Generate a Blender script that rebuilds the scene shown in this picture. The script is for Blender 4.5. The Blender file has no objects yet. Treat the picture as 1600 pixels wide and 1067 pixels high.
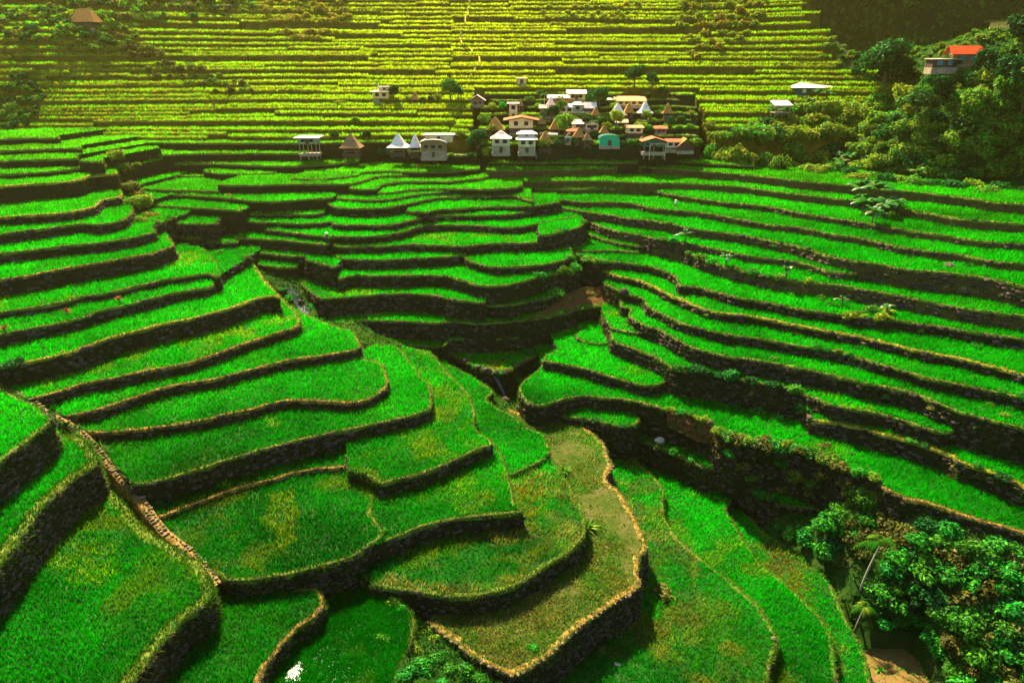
import bpy, bmesh, math, random
import numpy as np
from mathutils import Vector, Matrix
from mathutils.geometry import tessellate_polygon
random.seed(7); rng = np.random.default_rng(7)
SC = bpy.context.scene
COL = SC.collection

# ------------------------------------------------------------------ camera, sky, sun, exposure
F = 1067.0; TH = math.radians(22.0); CZ = 60.0        # focal length in photo pixels, pitch, camera height
cam = bpy.data.cameras.new('camera'); cam.lens = 24.0; cam.sensor_width = 36.0; cam.clip_end = 3000; cam.clip_start = .1
camo = bpy.data.objects.new('camera', cam); COL.objects.link(camo)
camo.location = (0, 0, CZ); camo.rotation_euler = (math.radians(90) - TH, 0, 0)
SC.camera = camo
SUN_EL, SUN_AZ = math.radians(50.0), math.radians(-23.0)
world = bpy.data.worlds.new('World'); SC.world = world; world.use_nodes = True
wn = world.node_tree.nodes; wl = world.node_tree.links; wn.clear()
sky = wn.new('ShaderNodeTexSky'); sky.sky_type = 'NISHITA'; sky.sun_disc = False
sky.sun_elevation = SUN_EL; sky.sun_rotation = SUN_AZ; sky.altitude = 1000; sky.dust_density = 1.5
bg = wn.new('ShaderNodeBackground'); bg.inputs['Strength'].default_value = 0.09
wo = wn.new('ShaderNodeOutputWorld'); wl.new(sky.outputs[0], bg.inputs[0]); wl.new(bg.outputs[0], wo.inputs[0])
sl = bpy.data.lights.new('sun', 'SUN'); sl.energy = 5.0; sl.angle = math.radians(.5); sl.color = (1.0, .86, .58)
so = bpy.data.objects.new('sun', sl); COL.objects.link(so); so.location = (-60, 120, 200)
sdir = Vector((math.sin(SUN_AZ)*math.cos(SUN_EL), math.cos(SUN_AZ)*math.cos(SUN_EL), math.sin(SUN_EL)))
so.rotation_euler = sdir.to_track_quat('Z', 'Y').to_euler()
SC.view_settings.view_transform = 'Standard'; SC.view_settings.look = 'None'
SC.view_settings.exposure = 2.3; SC.view_settings.gamma = 1.0; SC.view_settings.use_curve_mapping = False
SC.cycles.use_denoising = True; SC.cycles.max_bounces = 5; SC.cycles.diffuse_bounces = 2
SC.cycles.transmission_bounces = 3; SC.cycles.volume_bounces = 0; SC.cycles.transparent_max_bounces = 4

# ------------------------------------------------------------------ helpers
def ray(u, v):
    a = (u-800)/F; b = (533.5-v)/F
    return a, math.cos(TH)+b*math.sin(TH), -math.sin(TH)+b*math.cos(TH)
def g(v):
    _, dy, dz = ray(800, v); return dz/dy
def on_plane(u, v, z):                                  # z relative to the camera
    a, dy, dz = ray(u, v); t = z/dz
    return a*t, dy*t
def at_y(u, v, y):
    a, dy, dz = ray(u, v); t = y/dy
    return a*t, y, dz*t
def project(P):
    P = np.asarray(P); c, s = math.cos(TH), math.sin(TH)
    fw = P[..., 1]*c - P[..., 2]*s; up = P[..., 1]*s + P[..., 2]*c
    fw = np.maximum(fw, .1)
    return 800+F*P[..., 0]/fw, 533.5-F*up/fw
def vnoise(x, y, sc, seed=0):
    x = np.asarray(x)/sc+seed*17.13; y = np.asarray(y)/sc+seed*5.71
    xi = np.floor(x).astype(np.int64); yi = np.floor(y).astype(np.int64); fx = x-xi; fy = y-yi
    fx = fx*fx*(3-2*fx); fy = fy*fy*(3-2*fy)
    def h(a, b):
        n = (a*374761393 + b*668265263 + seed*1442695041) & 0x7fffffff
        n = ((n ^ (n >> 13))*1274126177) & 0x7fffffff
        return ((n ^ (n >> 16)) & 0xffff)/65535.0
    return (h(xi, yi)*(1-fx)+h(xi+1, yi)*fx)*(1-fy)+(h(xi, yi+1)*(1-fx)+h(xi+1, yi+1)*fx)*fy
def fbm(x, y, sc, seed=0):
    return .55*vnoise(x, y, sc, seed)+.3*vnoise(x, y, sc*.45, seed+1)+.15*vnoise(x, y, sc*.2, seed+2)

def props(o, label=None, cat=None, group=None, kind=None):
    if label: o['label'] = label
    if cat: o['category'] = cat
    if group: o['group'] = group
    if kind: o['kind'] = kind
    return o
def empty(name, loc, rz=0, **k):
    o = bpy.data.objects.new(name, None); COL.objects.link(o); o.location = loc; o.rotation_euler = (0, 0, rz)
    o.empty_display_size = .3
    return props(o, **k)
def link(name, me, parent=None, loc=None, **k):
    o = bpy.data.objects.new(name, me); COL.objects.link(o)
    if parent is not None: o.parent = parent
    if loc is not None: o.location = loc
    return props(o, **k)
def arr_mesh(name, V, faces, mat, col=None, smooth=False):
    """V (n,3); faces: list of (m,3) and/or (m,4) index arrays; col (n,3) vertex colour"""
    me = bpy.data.meshes.new(name); V = np.asarray(V, dtype=np.float32)
    faces = [np.asarray(f, dtype=np.int32) for f in faces if len(f)]
    me.vertices.add(len(V)); me.vertices.foreach_set('co', V.ravel())
    nl = sum(f.size for f in faces); npoly = sum(len(f) for f in faces)
    me.loops.add(nl); me.polygons.add(npoly)
    if npoly:
        me.loops.foreach_set('vertex_index', np.concatenate([f.ravel() for f in faces]))
        tot = np.concatenate([np.full(len(f), f.shape[1], dtype=np.int32) for f in faces])
        st = np.concatenate([[0], np.cumsum(tot)[:-1]]).astype(np.int32)
        me.polygons.foreach_set('loop_start', st); me.polygons.foreach_set('loop_total', tot)
        if smooth: me.polygons.foreach_set('use_smooth', np.ones(npoly, dtype=bool))
    if col is not None:
        c = np.ones((len(V), 4), dtype=np.float32); c[:, :3] = col
        at = me.attributes.new('Col', 'FLOAT_COLOR', 'POINT'); at.data.foreach_set('color', c.ravel())
    me.update(calc_edges=True)
    for m in (mat if isinstance(mat, (list, tuple)) else [mat]): me.materials.append(m)
    return me
class MB:
    """collects simple solids into one mesh"""
    def __init__(s): s.v = []; s.f = []
    def add(s, vs, fs):
        o = len(s.v); s.v += [tuple(p) for p in vs]; s.f += [tuple(i+o for i in f) for f in fs]
    def box(s, x0, x1, y0, y1, z0, z1):
        s.add([(x0,y0,z0),(x1,y0,z0),(x1,y1,z0),(x0,y1,z0),(x0,y0,z1),(x1,y0,z1),(x1,y1,z1),(x0,y1,z1)],
              [(0,3,2,1),(4,5,6,7),(0,1,5,4),(1,2,6,5),(2,3,7,6),(3,0,4,7)])
    def tube(s, pts, rad, n=6, cap=True):
        rings = []; pts = [Vector(p) for p in pts]
        for i, p in enumerate(pts):
            d = (pts[min(i+1, len(pts)-1)]-pts[max(i-1, 0)]).normalized()
            a = d.orthogonal().normalized(); b = d.cross(a); r = rad[i] if hasattr(rad, '__len__') else rad
            rings.append([p+(a*math.cos(k*2*math.pi/n)+b*math.sin(k*2*math.pi/n))*r for k in range(n)])
        fs = []
        for i in range(len(rings)-1):
            for k in range(n): fs.append((i*n+k, i*n+(k+1) % n, (i+1)*n+(k+1) % n, (i+1)*n+k))
        if cap: fs.append(tuple(range(n-1, -1, -1))); fs.append(tuple((len(rings)-1)*n+k for k in range(n)))
        s.add([q for r in rings for q in r], fs)
    def mesh(s, name, mat, smooth=False):
        me = bpy.data.meshes.new(name); me.from_pydata(s.v, [], s.f); me.materials.append(mat)
        if smooth:
            for p in me.polygons: p.use_smooth = True
        me.update(); return me
    def part(s, name, mat, parent, smooth=False, **k):
        return link(name, s.mesh(name, mat, smooth), parent, **k)
def dup(root, loc, rz=0, sc=1.0, **k):
    r = root.copy(); COL.objects.link(r); r.location = loc; r.rotation_euler = (root.rotation_euler[0], root.rotation_euler[1], rz)
    r.scale = sc if hasattr(sc, '__len__') else (sc, sc, sc)
    for ch in list(root.children):
        c = ch.copy(); COL.objects.link(c); c.parent = r
        for gch in list(ch.children):
            d = gch.copy(); COL.objects.link(d); d.parent = c
    return props(r, **k)

# ------------------------------------------------------------------ materials
def newmat(name):
    m = bpy.data.materials.new(name); m.use_nodes = True; nt = m.node_tree; nt.nodes.clear()
    out = nt.nodes.new('ShaderNodeOutputMaterial'); return m, nt, nt.nodes, nt.links, out
def foliage(name, transl=.45, gloss=.03, rough=.45, objvar=0.0):
    m, nt, N, L, out = newmat(name)
    at = N.new('ShaderNodeAttribute'); at.attribute_name = 'Col'; c = at.outputs['Color']
    if objvar:
        oi = N.new('ShaderNodeObjectInfo'); mr = N.new('ShaderNodeMapRange')
        mr.inputs['To Min'].default_value = 1-objvar; mr.inputs['To Max'].default_value = 1+objvar; L.new(oi.outputs['Random'], mr.inputs['Value'])
        hs = N.new('ShaderNodeHueSaturation'); L.new(c, hs.inputs['Color']); L.new(mr.outputs[0], hs.inputs['Value'])
        mh = N.new('ShaderNodeMapRange'); mh.inputs['To Min'].default_value = .47; mh.inputs['To Max'].default_value = .515
        ml = N.new('ShaderNodeMath'); ml.operation = 'MULTIPLY'; ml.inputs[1].default_value = 7.13; fr = N.new('ShaderNodeMath'); fr.operation = 'FRACT'
        L.new(oi.outputs['Random'], ml.inputs[0]); L.new(ml.outputs[0], fr.inputs[0]); L.new(fr.outputs[0], mh.inputs['Value']); L.new(mh.outputs[0], hs.inputs['Hue'])
        c = hs.outputs[0]
    d = N.new('ShaderNodeBsdfDiffuse'); t = N.new('ShaderNodeBsdfTranslucent'); L.new(c, d.inputs[0]); L.new(c, t.inputs[0])
    mx = N.new('ShaderNodeMixShader'); mx.inputs[0].default_value = transl; L.new(d.outputs[0], mx.inputs[1]); L.new(t.outputs[0], mx.inputs[2])
    gl = N.new('ShaderNodeBsdfGlossy'); gl.inputs['Roughness'].default_value = rough
    m2 = N.new('ShaderNodeMixShader'); m2.inputs[0].default_value = gloss; L.new(mx.outputs[0], m2.inputs[1]); L.new(gl.outputs[0], m2.inputs[2])
    L.new(m2.outputs[0], out.inputs[0]); return m
def ground_mat(name, cols, scale=1.0, rough=.9, bump=.4, detail=6, spec=.03):
    """cols: list of (position, rgb) on a noise ramp"""
    m, nt, N, L, out = newmat(name)
    ge = N.new('ShaderNodeNewGeometry'); n1 = N.new('ShaderNodeTexNoise'); n1.inputs['Scale'].default_value = scale; n1.inputs['Detail'].default_value = detail
    n1.inputs['Roughness'].default_value = .65
    L.new(ge.outputs['Position'], n1.inputs['Vector'])
    r = N.new('ShaderNodeValToRGB'); e = r.color_ramp.elements
    while len(e) < len(cols): e.new(.5)
    for k, (p, c) in enumerate(cols): e[k].position = p; e[k].color = (*c, 1)
    L.new(n1.outputs['Fac'], r.inputs[0])
    b = N.new('ShaderNodeBsdfPrincipled'); b.inputs['Roughness'].default_value = rough; b.inputs['Specular IOR Level'].default_value = spec
    L.new(r.outputs[0], b.inputs['Base Color'])
    n2 = N.new('ShaderNodeTexNoise'); n2.inputs['Scale'].default_value = scale*4; n2.inputs['Detail'].default_value = 4; L.new(ge.outputs['Position'], n2.inputs['Vector'])
    bp = N.new('ShaderNodeBump'); bp.inputs['Strength'].default_value = bump; bp.inputs['Distance'].default_value = .15
    L.new(n2.outputs['Fac'], bp.inputs['Height']); L.new(bp.outputs[0], b.inputs['Normal'])
    L.new(b.outputs[0], out.inputs[0]); return m
M = {}
M['rice'] = foliage('rice_leaf', .5, .0)
M['rice_far'] = foliage('far_rice_painted_glow', .72, .0)  # translucency raised so the far rows carry the golden glow
M['grass'] = foliage('bank_grass', .45, .0)
M['leaf'] = foliage('shrub_leaf', .42, .005, .45, objvar=.35)
M['palm_leaf'] = foliage('palm_leaf', .35, .0)
M['far_leaf'] = foliage('forest_leaf', .3, .0, .5, objvar=.2)
M['wall'] = ground_mat('wall_stone', [(.3,(.006,.006,.003)),(.48,(.026,.018,.009)),(.58,(.014,.024,.004)),(.75,(.055,.038,.02))], 1.6, .95, .9)
M['wall_rust'] = ground_mat('rusty_rubble_wall', [(.3,(.02,.014,.006)),(.45,(.09,.05,.018)),(.56,(.04,.055,.006)),(.72,(.22,.14,.06))], 1.3, .95, .9)
M['wall_far'] = ground_mat('far_bank_painted_glow', [(.3,(.02,.035,.002)),(.5,(.07,.06,.004)),(.7,(.13,.09,.01))], .5, .95, .5)  # bank lightened and yellowed in colour, in place of lit haze
M['stone'] = ground_mat('field_stone', [(.3,(.018,.014,.009)),(.5,(.05,.036,.023)),(.7,(.11,.08,.055))], 2.2, .9, .5)
M['pale_stone'] = ground_mat('pale_stone', [(.3,(.25,.19,.12)),(.5,(.42,.34,.24)),(.7,(.6,.52,.42))], 3.0, .85, .4)
M['path_stone'] = ground_mat('path_stone', [(.3,(.05,.035,.018)),(.5,(.13,.09,.045)),(.7,(.27,.20,.12))], 3.0, .85, .4)
M['field'] = ground_mat('paddy_mud', [(.3,(.006,.03,.004)),(.55,(.010,.055,.006)),(.7,(.03,.045,.012))], .5, .8, .3)
M['field_straw'] = ground_mat('paddy_drying_mud', [(.3,(.012,.04,.003)),(.5,(.036,.048,.005)),(.68,(.075,.062,.02))], .35, .8, .3)
M['field_mud'] = ground_mat('paddy_brown_water', [(.3,(.05,.07,.01)),(.5,(.13,.075,.02)),(.7,(.16,.09,.03))], .5, .25, .05, spec=.5)
M['bund_grass'] = ground_mat('bund_turf', [(.3,(.03,.06,.008)),(.5,(.07,.11,.012)),(.7,(.16,.15,.03))], 1.2, .95, .6)
M['bund_gold'] = ground_mat('bund_straw_turf', [(.34,(.05,.09,.008)),(.5,(.17,.16,.015)),(.7,(.32,.24,.04))], 1.4, .95, .7)
M['bund_brown'] = ground_mat('bund_mud', [(.36,(.035,.05,.008)),(.46,(.12,.075,.016)),(.56,(.24,.14,.03)),(.7,(.34,.22,.07))], 1.9, .95, .9)
M['soil'] = ground_mat('hillside_soil', [(.3,(.005,.02,.003)),(.5,(.014,.04,.004)),(.7,(.04,.04,.010))], .35, .95, .8)
M['forest_floor'] = ground_mat('forest_floor', [(.3,(.003,.012,.002)),(.6,(.008,.024,.004))], .15, .95, .8)
M['red_earth'] = ground_mat('red_earth', [(.3,(.03,.016,.006)),(.45,(.11,.04,.014)),(.58,(.03,.04,.005)),(.7,(.22,.10,.035))], .8, .95, .8)
M['yard'] = ground_mat('yard_earth', [(.3,(.05,.06,.012)),(.5,(.13,.10,.035)),(.7,(.22,.16,.08))], .5, .95, .5)
def water_mat(name, col):
    m, nt, N, L, out = newmat(name)
    b = N.new('ShaderNodeBsdfPrincipled'); b.inputs['Base Color'].default_value = (*col, 1); b.inputs['Roughness'].default_value = .12
    b.inputs['IOR'].default_value = 1.33
    n = N.new('ShaderNodeTexNoise'); n.inputs['Scale'].default_value = 2.5; ge = N.new('ShaderNodeNewGeometry'); L.new(ge.outputs['Position'], n.inputs['Vector'])
    bp = N.new('ShaderNodeBump'); bp.inputs['Strength'].default_value = .12; bp.inputs['Distance'].default_value = .05
    L.new(n.outputs['Fac'], bp.inputs['Height']); L.new(bp.outputs[0], b.inputs['Normal']); L.new(b.outputs[0], out.inputs[0]); return m
M['water'] = water_mat('paddy_water', (.01, .03, .006))
M['stream'] = water_mat('stream_water', (.02, .03, .02))
def plain(name, col, rough=.7, noise=.25, scale=3.0, metal=0):
    c = np.array(col); m = ground_mat(name, [(.3, tuple(c*(1-noise))), (.5, tuple(c)), (.7, tuple(np.minimum(c*(1+noise), .9)))], scale, rough, .15)
    return m

def haze_box(dens, col, aniso):
    m, nt, N, L, out = newmat('haze_air'); v = N.new('ShaderNodeVolumePrincipled'); v.inputs['Density'].default_value = dens; v.inputs['Color'].default_value = (*col, 1); v.inputs['Anisotropy'].default_value = aniso
    L.new(v.outputs[0], out.inputs['Volume']); mb = MB(); mb.box(-2100, 2100, -1700, 1700, CZ-64, CZ+190); link('haze', mb.mesh('haze', m), kind='stuff', label='thin sunlit air over the valley', cat='haze')
T = {}
def t(i, z, lip, **k): T[i] = (z, lip, k)
def S(base,u,vl,vf): return ('s',base,u,vl,vf)
def A(z): return ('a',z)
def R(base,d): return ('r',base,d)
# ---- bottom right fields
t('F4',A(-54.2),[(1330,1003),(1348,1001),(1395,1003),(1422,1018),(1445,1045),(1462,1085)],back=[(1340,1100),(1325,1060)],style='mud',label='flooded brown paddy beside the gorge, bottom right')
t('F3',A(-50.8),[(1150,785),(1172,808),(1197,835),(1240,860),(1280,885),(1300,915),(1320,965),(1345,1010),(1362,1067),(1368,1110)],back=[(1290,1110),(1270,1000),(1200,920),(1120,800)],style='patchy',label='narrow brown-streaked terrace on the brink of the shrub gorge')
t('F2',A(-49.4),[(1003,718),(1040,737),(1075,750),(1110,765),(1141,777),(1134,796),(1146,820),(1165,850),(1187,882),(1230,915),(1270,953),(1290,978),(1301,1012),(1306,1067),(1308,1110)],back=[(1190,1110),(1190,1000),(1100,900),(1010,830),(985,740)],style='rice2',label='curving green terrace between two grassy lips, right of the paved rim paddy')
t('F1',A(-48.0),[(940,690),(975,695),(990,703),(993,718),(1020,745),(1036,765),(1036,787),(1041,812),(1060,842),(1092,872),(1132,902),(1170,935),(1191,960),(1206,985),(1213,1010),(1203,1045),(1196,1075),(1190,1110)],back=[(800,1115),(800,1000),(880,940),(940,860),(920,760)],style='patchy',label='broad rough green terrace under the tall stone wall')
t('BP',S('F1',900,983,1034),[(788,636),(830,651),(870,656),(900,662),(926,677),(941,693),(949,715),(955,729),(945,745),(948,756),(968,770),(988,800),(1003,835),(1010,860),(998,870),(996,890),(1000,914),(980,930),(948,948),(905,980),(873,1010),(838,1038),(800,1054),(772,1042),(738,1023),(700,993),(670,970)],back=[(700,930),(850,830),(800,720)],style='straw',rim=1,label='straw-brown paddy ringed by a golden rim path with pale stones')
t('L1b',S('BP',725,929,956),[(852,700),(858,714),(872,732),(892,762),(905,788),(914,812),(913,838),(897,858),(872,873),(842,893),(817,909),(782,923),(742,930),(700,931),(650,924),(610,919),(582,914)],back=[(545,880),(620,800),(720,780),(770,690),(800,690)],style='patchy',label='large yellow-tinged terrace curving above the straw-brown paddy')
t('L1a',R('L1b',.45),[(690,560),(700,570),(722,580),(757,601),(770,613),(759,624),(776,638),(802,650),(818,664),(848,679),(856,697),(857,712),(848,720),(825,731),(800,741),(782,742)],back=[(740,700),(700,640),(670,575)],style='rice',label='steep-sided terrace strip along the stream below the forked gully')
t('M',S('L1b',700,813,839),[(764,686),(780,705),(791,735),(798,760),(801,788),(816,799),(780,804),(740,807),(700,813),(660,823),(632,833),(605,846)],back=[(560,860),(570,740),(700,690)],style='rice2',label='rectangular terrace with a red-earth corner at its right end')
t('K1',S('M',680,731,752),[(628,543),(668,550),(682,562),(702,586),(730,614),(741,640),(741,665),(753,681),(769,693),(736,706),(700,723),(660,739),(620,749),(596,756),(582,748),(572,742)],back=[(545,735),(540,690),(640,620),(620,560)],style='rice2',label='wide terrace sweeping down beside the light green grassy bund')
t('Q2',A(-43.6),[(625,938),(640,950),(648,972),(643,1000),(626,1040),(618,1075),(612,1110)],back=[(330,1110),(360,1040),(440,930),(440,900),(560,880),(610,915)],style='sparse',label='flooded paddy with sun glinting on water, bottom edge')
t('Q1',S('Q2',460,986,1010),[(462,921),(474,921),(489,920),(502,933),(504,948),(486,967),(461,985),(438,1010),(416,1035),(404,1067),(396,1110)],back=[(200,1110),(240,1030),(300,930),(320,900),(400,880)],style='rice',bund='brown',label='small terrace edged by a bare brown mud bund, lower left')
t('P',S('Q2',520,881,928),[(592,742),(582,770),(582,800),(592,822),(600,835),(572,857),(545,873),(510,883),(470,891),(430,899),(390,905),(358,907),(332,893)],back=[(290,850),(230,800),(300,770),(420,735),(540,720)],style='rice2',label='big dark green terrace beside the stone staircase')
t('N',R('P',.6),[(556,700),(556,716),(546,729),(500,733),(460,739),(430,748),(400,755),(370,764),(340,775),(300,788),(262,803),(243,808)],back=[(205,770),(230,735),(400,680),(540,660)],style='rice',bund='brown',label='strip terrace with brown bund and seedling patch')
t('J1',S('N',500,680,709),[(590,541),(622,543),(640,566),(658,590),(669,600),(673,625),(668,641),(625,654),(575,665),(525,675),(475,686),(425,699),(400,705),(325,727),(275,744),(237,754),(208,757)],back=[(180,725),(150,680),(300,630),(540,600),(560,550)],style='rice',label='long terrace wrapping round the nose above the bushy bund')
t('I1',S('J1',500,627,641),[(552,548),(568,562),(592,567),(602,578),(606,595),(601,609),(586,618),(570,626),(545,629),(500,627),(450,626),(420,631),(400,639),(360,646),(320,656),(280,664),(240,669),(200,673),(165,676),(128,675)],back=[(105,650),(200,610),(400,550),(520,520)],style='rice',bund='brown',label='teardrop terrace with curled brown stone lip')
t('H1',S('I1',450,564,578),[(440,462),(452,478),(475,491),(502,503),(532,513),(547,517),(558,527),(561,537),(558,546),(535,551),(500,556),(450,564),(400,576),(370,583),(330,594),(280,601),(250,608),(200,626),(160,638),(125,647),(104,650)],back=[(60,625),(200,570),(400,510),(420,470)],style='rice',bund='brown',label='bright terrace tapering to a point at the stream')
t('G1',S('H1',300,564,580),[(436,462),(450,477),(466,496),(466,508),(456,514),(440,518),(400,531),(370,541),(330,556),(290,568),(240,578),(200,586),(160,594),(120,603),(90,613),(48,624)],back=[(0,605),(0,580),(200,510),(400,455)],style='rice2',bund='brown',label='terrace ending in a rounded brown stone nose')
t('F0',S('G1',250,508,536),[(398,415),(412,437),(430,458),(437,466),(430,463),(400,467),(350,485),(300,498),(250,508),(220,516),(180,526),(150,536),(120,548),(90,556),(60,563),(30,569),(0,573)],back=[(-40,560),(0,500),(200,450),(330,390)],style='rice',bund='gold',label='wide left terrace with a straw-gold grass lip')
t('E0',S('F0',200,476,493),[(334,436),(333,446),(327,449),(300,453),(250,463),(200,476),(150,488),(125,498),(90,506),(50,513),(0,523)],W=9,style='rice',label='thin left terrace with red-leaved shrubs on its lip')
t('D0',S('E0',200,450,461),[(315,388),(327,398),(336,411),(341,425),(338,432),(325,428),(280,434),(250,439),(200,450),(170,458),(130,463),(100,471),(50,481),(0,488)],back=[(-40,480),(0,440),(150,400),(270,380)],style='rice2',label='left terrace with brown-tinged patch and rounded end')
t('C0',S('D0',100,420,446),[(262,372),(270,384),(250,392),(236,397),(200,403),(150,412),(100,420),(50,430),(0,437)],back=[(-40,440),(0,405),(150,385),(262,366)],style='rice',bund='brown',label='left terrace with hooked brown lip near the ravine')
t('B0',S('C0',100,385,402),[(235,355),(241,363),(228,366),(205,372),(150,380),(100,385),(50,391),(0,396)],W=9,style='rice',label='left terrace over a smooth dark wall with square end')
t('A5',S('B0',75,357,374),[(203,322),(206,331),(192,344),(155,351),(125,350),(75,357),(0,366)],W=8,style='rice',label='left terrace with a stepped kink below the overgrown bank')
t('A4',S('A5',75,335,350),[(186,296),(188,308),(160,313),(150,321),(140,326),(100,333),(75,335),(0,340)],W=9,style='rice',bund='gold',label='broad bright left terrace under the overgrown slumped bank')
t('A3',S('A4',75,286,313),[(178,266),(181,272),(140,275),(125,281),(100,285),(50,288),(0,292)],W=7,style='rice',bund='gold',label='left terrace crowning the overgrown slumped bank')
t('A2',S('A3',75,269,278),[(162,256),(164,260),(125,263),(75,269),(0,273)],W=7,style='rice',label='fourth terrace down on the left spur, long plain strip')
t('A1',S('A2',50,250,264),[(117,243),(120,248),(75,249),(0,252)],W=7,style='rice',label='third terrace down on the left spur, cut by a slanting end wall')
t('A1b',R('A1',-.3),[(124,252),(158,253),(160,247)],W=5,style='rice',label='tiny square plot at the end of the left spur')
t('A0',S('A1',50,234,243),[(122,228),(124,232),(75,233),(0,236)],W=7,style='rice',label='second terrace down on the left spur')
t('A00',S('A0',40,216,227),[(88,212),(90,216),(45,216),(0,218)],W=6,style='rice',label='topmost short terrace of the left spur')
# ---- near left
t('NC',S('Q1',290,967,1012),[(150,754),(175,769),(195,787),(215,814),(240,838),(277,857),(303,873),(322,897),(329,920),(320,943),(287,970),(260,997),(233,1030),(206,1067),(185,1110)],back=[(-60,1110),(-60,900),(40,800),(100,735)],style='rice2',bund='wide',label='biggest foreground terrace, yellow grass bund on its right')
t('NB',S('NC',100,757,810),[(100,680),(122,685),(143,704),(151,720),(141,731),(113,748),(83,776),(60,801),(33,840),(10,868),(-30,915)],back=[(-60,800),(-30,720),(60,670)],style='rice',bund='wide',label='wedge terrace with bright grass bund, left edge')
t('NA',S('NB',50,682,733),[(10,614),(50,633),(70,648),(78,657),(58,677),(25,702),(-30,742)],back=[(-60,640)],style='rice',label='small corner terrace below the path bend, left edge')
# ---- fan
t('W1',A(-41.7),[(690,547),(715,560),(740,573),(771,584),(787,582),(812,567),(842,553),(875,538)],W=7,style='patchy',label='V-shaped yellowing plot at the meeting of two gullies')
t('V',A(-39.9),[(560,530),(600,538),(640,540),(685,541),(697,534),(705,526)],W=5,style='rice',label='thin wedge plot over a low stone edge at the stream')
t('U1',S('W1',760,531,551),[(694,540),(707,530),(750,530),(800,528),(832,521),(865,517),(890,514),(914,506),(943,495)],W=6,style='patchy',label='curved terrace with yellow sliver below the bare red earth')
t('U2',S('U1',700,503,527),[(512,494),(526,507),(540,504),(575,501),(625,502),(675,505),(712,502),(750,505),(800,502),(825,499),(850,497),(880,490),(912,482),(947,478),(968,468)],W=6,style='rice2',label='fan terrace running into the bare red earth')
t('U3',S('U2',650,459,487),[(456,428),(470,444),(490,459),(502,467),(520,466),(560,463),(600,460),(640,459),(680,462),(710,468),(740,471),(756,473),(758,465)],W=7,style='rice2',label='light green fan terrace with the tall dark wall')
t('U3b',S('U2',800,474,495),[(750,476),(780,477),(820,472),(860,465),(882,455)],W=4,style='weeds',label='weedy ledge above the bare red earth')
t('U4',S('U3',600,431,450),[(527,426),(531,437),(542,432),(575,431),(625,431),(662,430),(700,432),(732,441),(750,446),(775,447),(800,444),(822,438),(850,431),(875,426),(903,420)],W=6,style='rice',label='long fan terrace with snaking lip below two oval plots')
t('U4b',S('U3b',780,453,472),[(742,449),(757,454),(780,453),(800,450),(832,442),(855,432)],W=2.5,style='rice',label='slim second lip under the snaking fan terrace')
t('U5a',S('U4',600,406,422),[(523,396),(527,402),(540,405),(560,406),(600,406),(650,404),(700,401),(728,399)],W=5,style='rice',label='fan terrace left of the oval plot')
t('U5b',S('U4',800,417,430),[(718,397),(735,408),(755,415),(775,418),(800,417),(830,415),(860,412),(885,406),(893,398),(890,391)],W=7,style='rice',label='oval bright plot jutting from the fan')
t('U6',S('U5a',600,385,397),[(520,384),(530,386),(600,385),(650,382),(675,383),(725,385),(762,381),(800,380),(825,380),(857,377),(861,370)],W=5,style='rice2',label='yellow-washed fan terrace above the oval plot')
t('U6b',S('U6',880,362,372),[(842,368),(860,366),(880,362),(905,355),(914,348)],W=4,style='rice',label='small curved plot at the fan edge by the gully')
t('U7',S('U6',600,367,379),[(519,369),(540,370),(575,370),(612,366),(635,361),(650,356),(675,352),(725,352),(775,355),(800,356),(825,353),(862,346),(900,338),(914,333)],W=5,style='rice',label='fan terrace with a golden kink in its lip')
t('U8',S('U7',575,351,361),[(518,348),(528,351),(575,352),(612,351),(637,346),(662,340),(700,337),(750,337),(800,335),(832,330),(856,323)],W=5,style='rice',label='wavy fan terrace, fourth below the village bench')
t('U9',S('U8',575,325,340),[(508,316),(522,323),(550,326),(600,325),(625,321),(650,316),(675,311),(712,308),(750,308),(800,306),(832,315)],W=6,style='rice',label='wavy fan terrace cornered by a stone stair')
t('U9b',S('U8',725,326,334),[(634,330),(662,332),(687,328),(725,326),(762,323),(790,323),(837,322),(874,316)],W=3,style='rice',label='crescent plot tucked between wavy fan terraces')
t('U10a',S('U9',600,312,318),[(524,307),(535,311),(575,313),(612,312),(632,308),(655,304),(706,300)],W=4,style='rice',label='short fan plot with pale sheaf on its lip')
t('U10b',S('U10a',625,299,304),[(583,302),(607,302),(625,299),(650,296),(687,295),(750,296),(800,294),(815,290)],W=4,style='rice',label='fan plot broken by a weedy brown gap')
t('U10c',S('U10b',625,286,292),[(540,291),(555,296),(585,296),(596,290),(612,286),(650,284),(700,284),(750,279),(765,275)],W=4,style='rice',label='S-shaped fan terrace below the village gardens')
t('U10d',S('U10c',600,276,281),[(340,289),(400,290),(462,288),(540,288),(560,285),(585,277),(607,275),(655,274)],W=5,style='rice',label='long terrace bending up toward the village gardens')
t('E1',S('U10d',500,280,284),[(455,280),(505,280),(558,275)],W=3,style='rice',label='garden plot with young shrubs below the left hamlet')
t('FF',S('U10d',640,268,273),[(520,272),(600,268),(650,269),(700,268),(749,264)],W=5,style='rice',label='flat terrace directly below the left hamlet')
t('G2',S('U10d',450,260,272),[(195,257),(320,256),(400,259),(450,260),(525,256),(558,253)],W=5,style='rice',label='long terrace level with the left hamlet wall')
t('H8',S('U3',440,418,434),[(368,409),(400,413),(437,418),(464,417)],W=4,style='rice',label='sliver plot over the dark stream cut')
t('H7',S('H8',500,408,417),[(478,405),(500,412),(524,418)],W=4,style='rice',label='short weedy plot beside the stone stair')
t('H6',S('H8',430,398,407),[(342,394),(400,395),(450,400),(482,401)],W=4,style='rice',label='fan-side terrace above the sliver plot')
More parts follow.
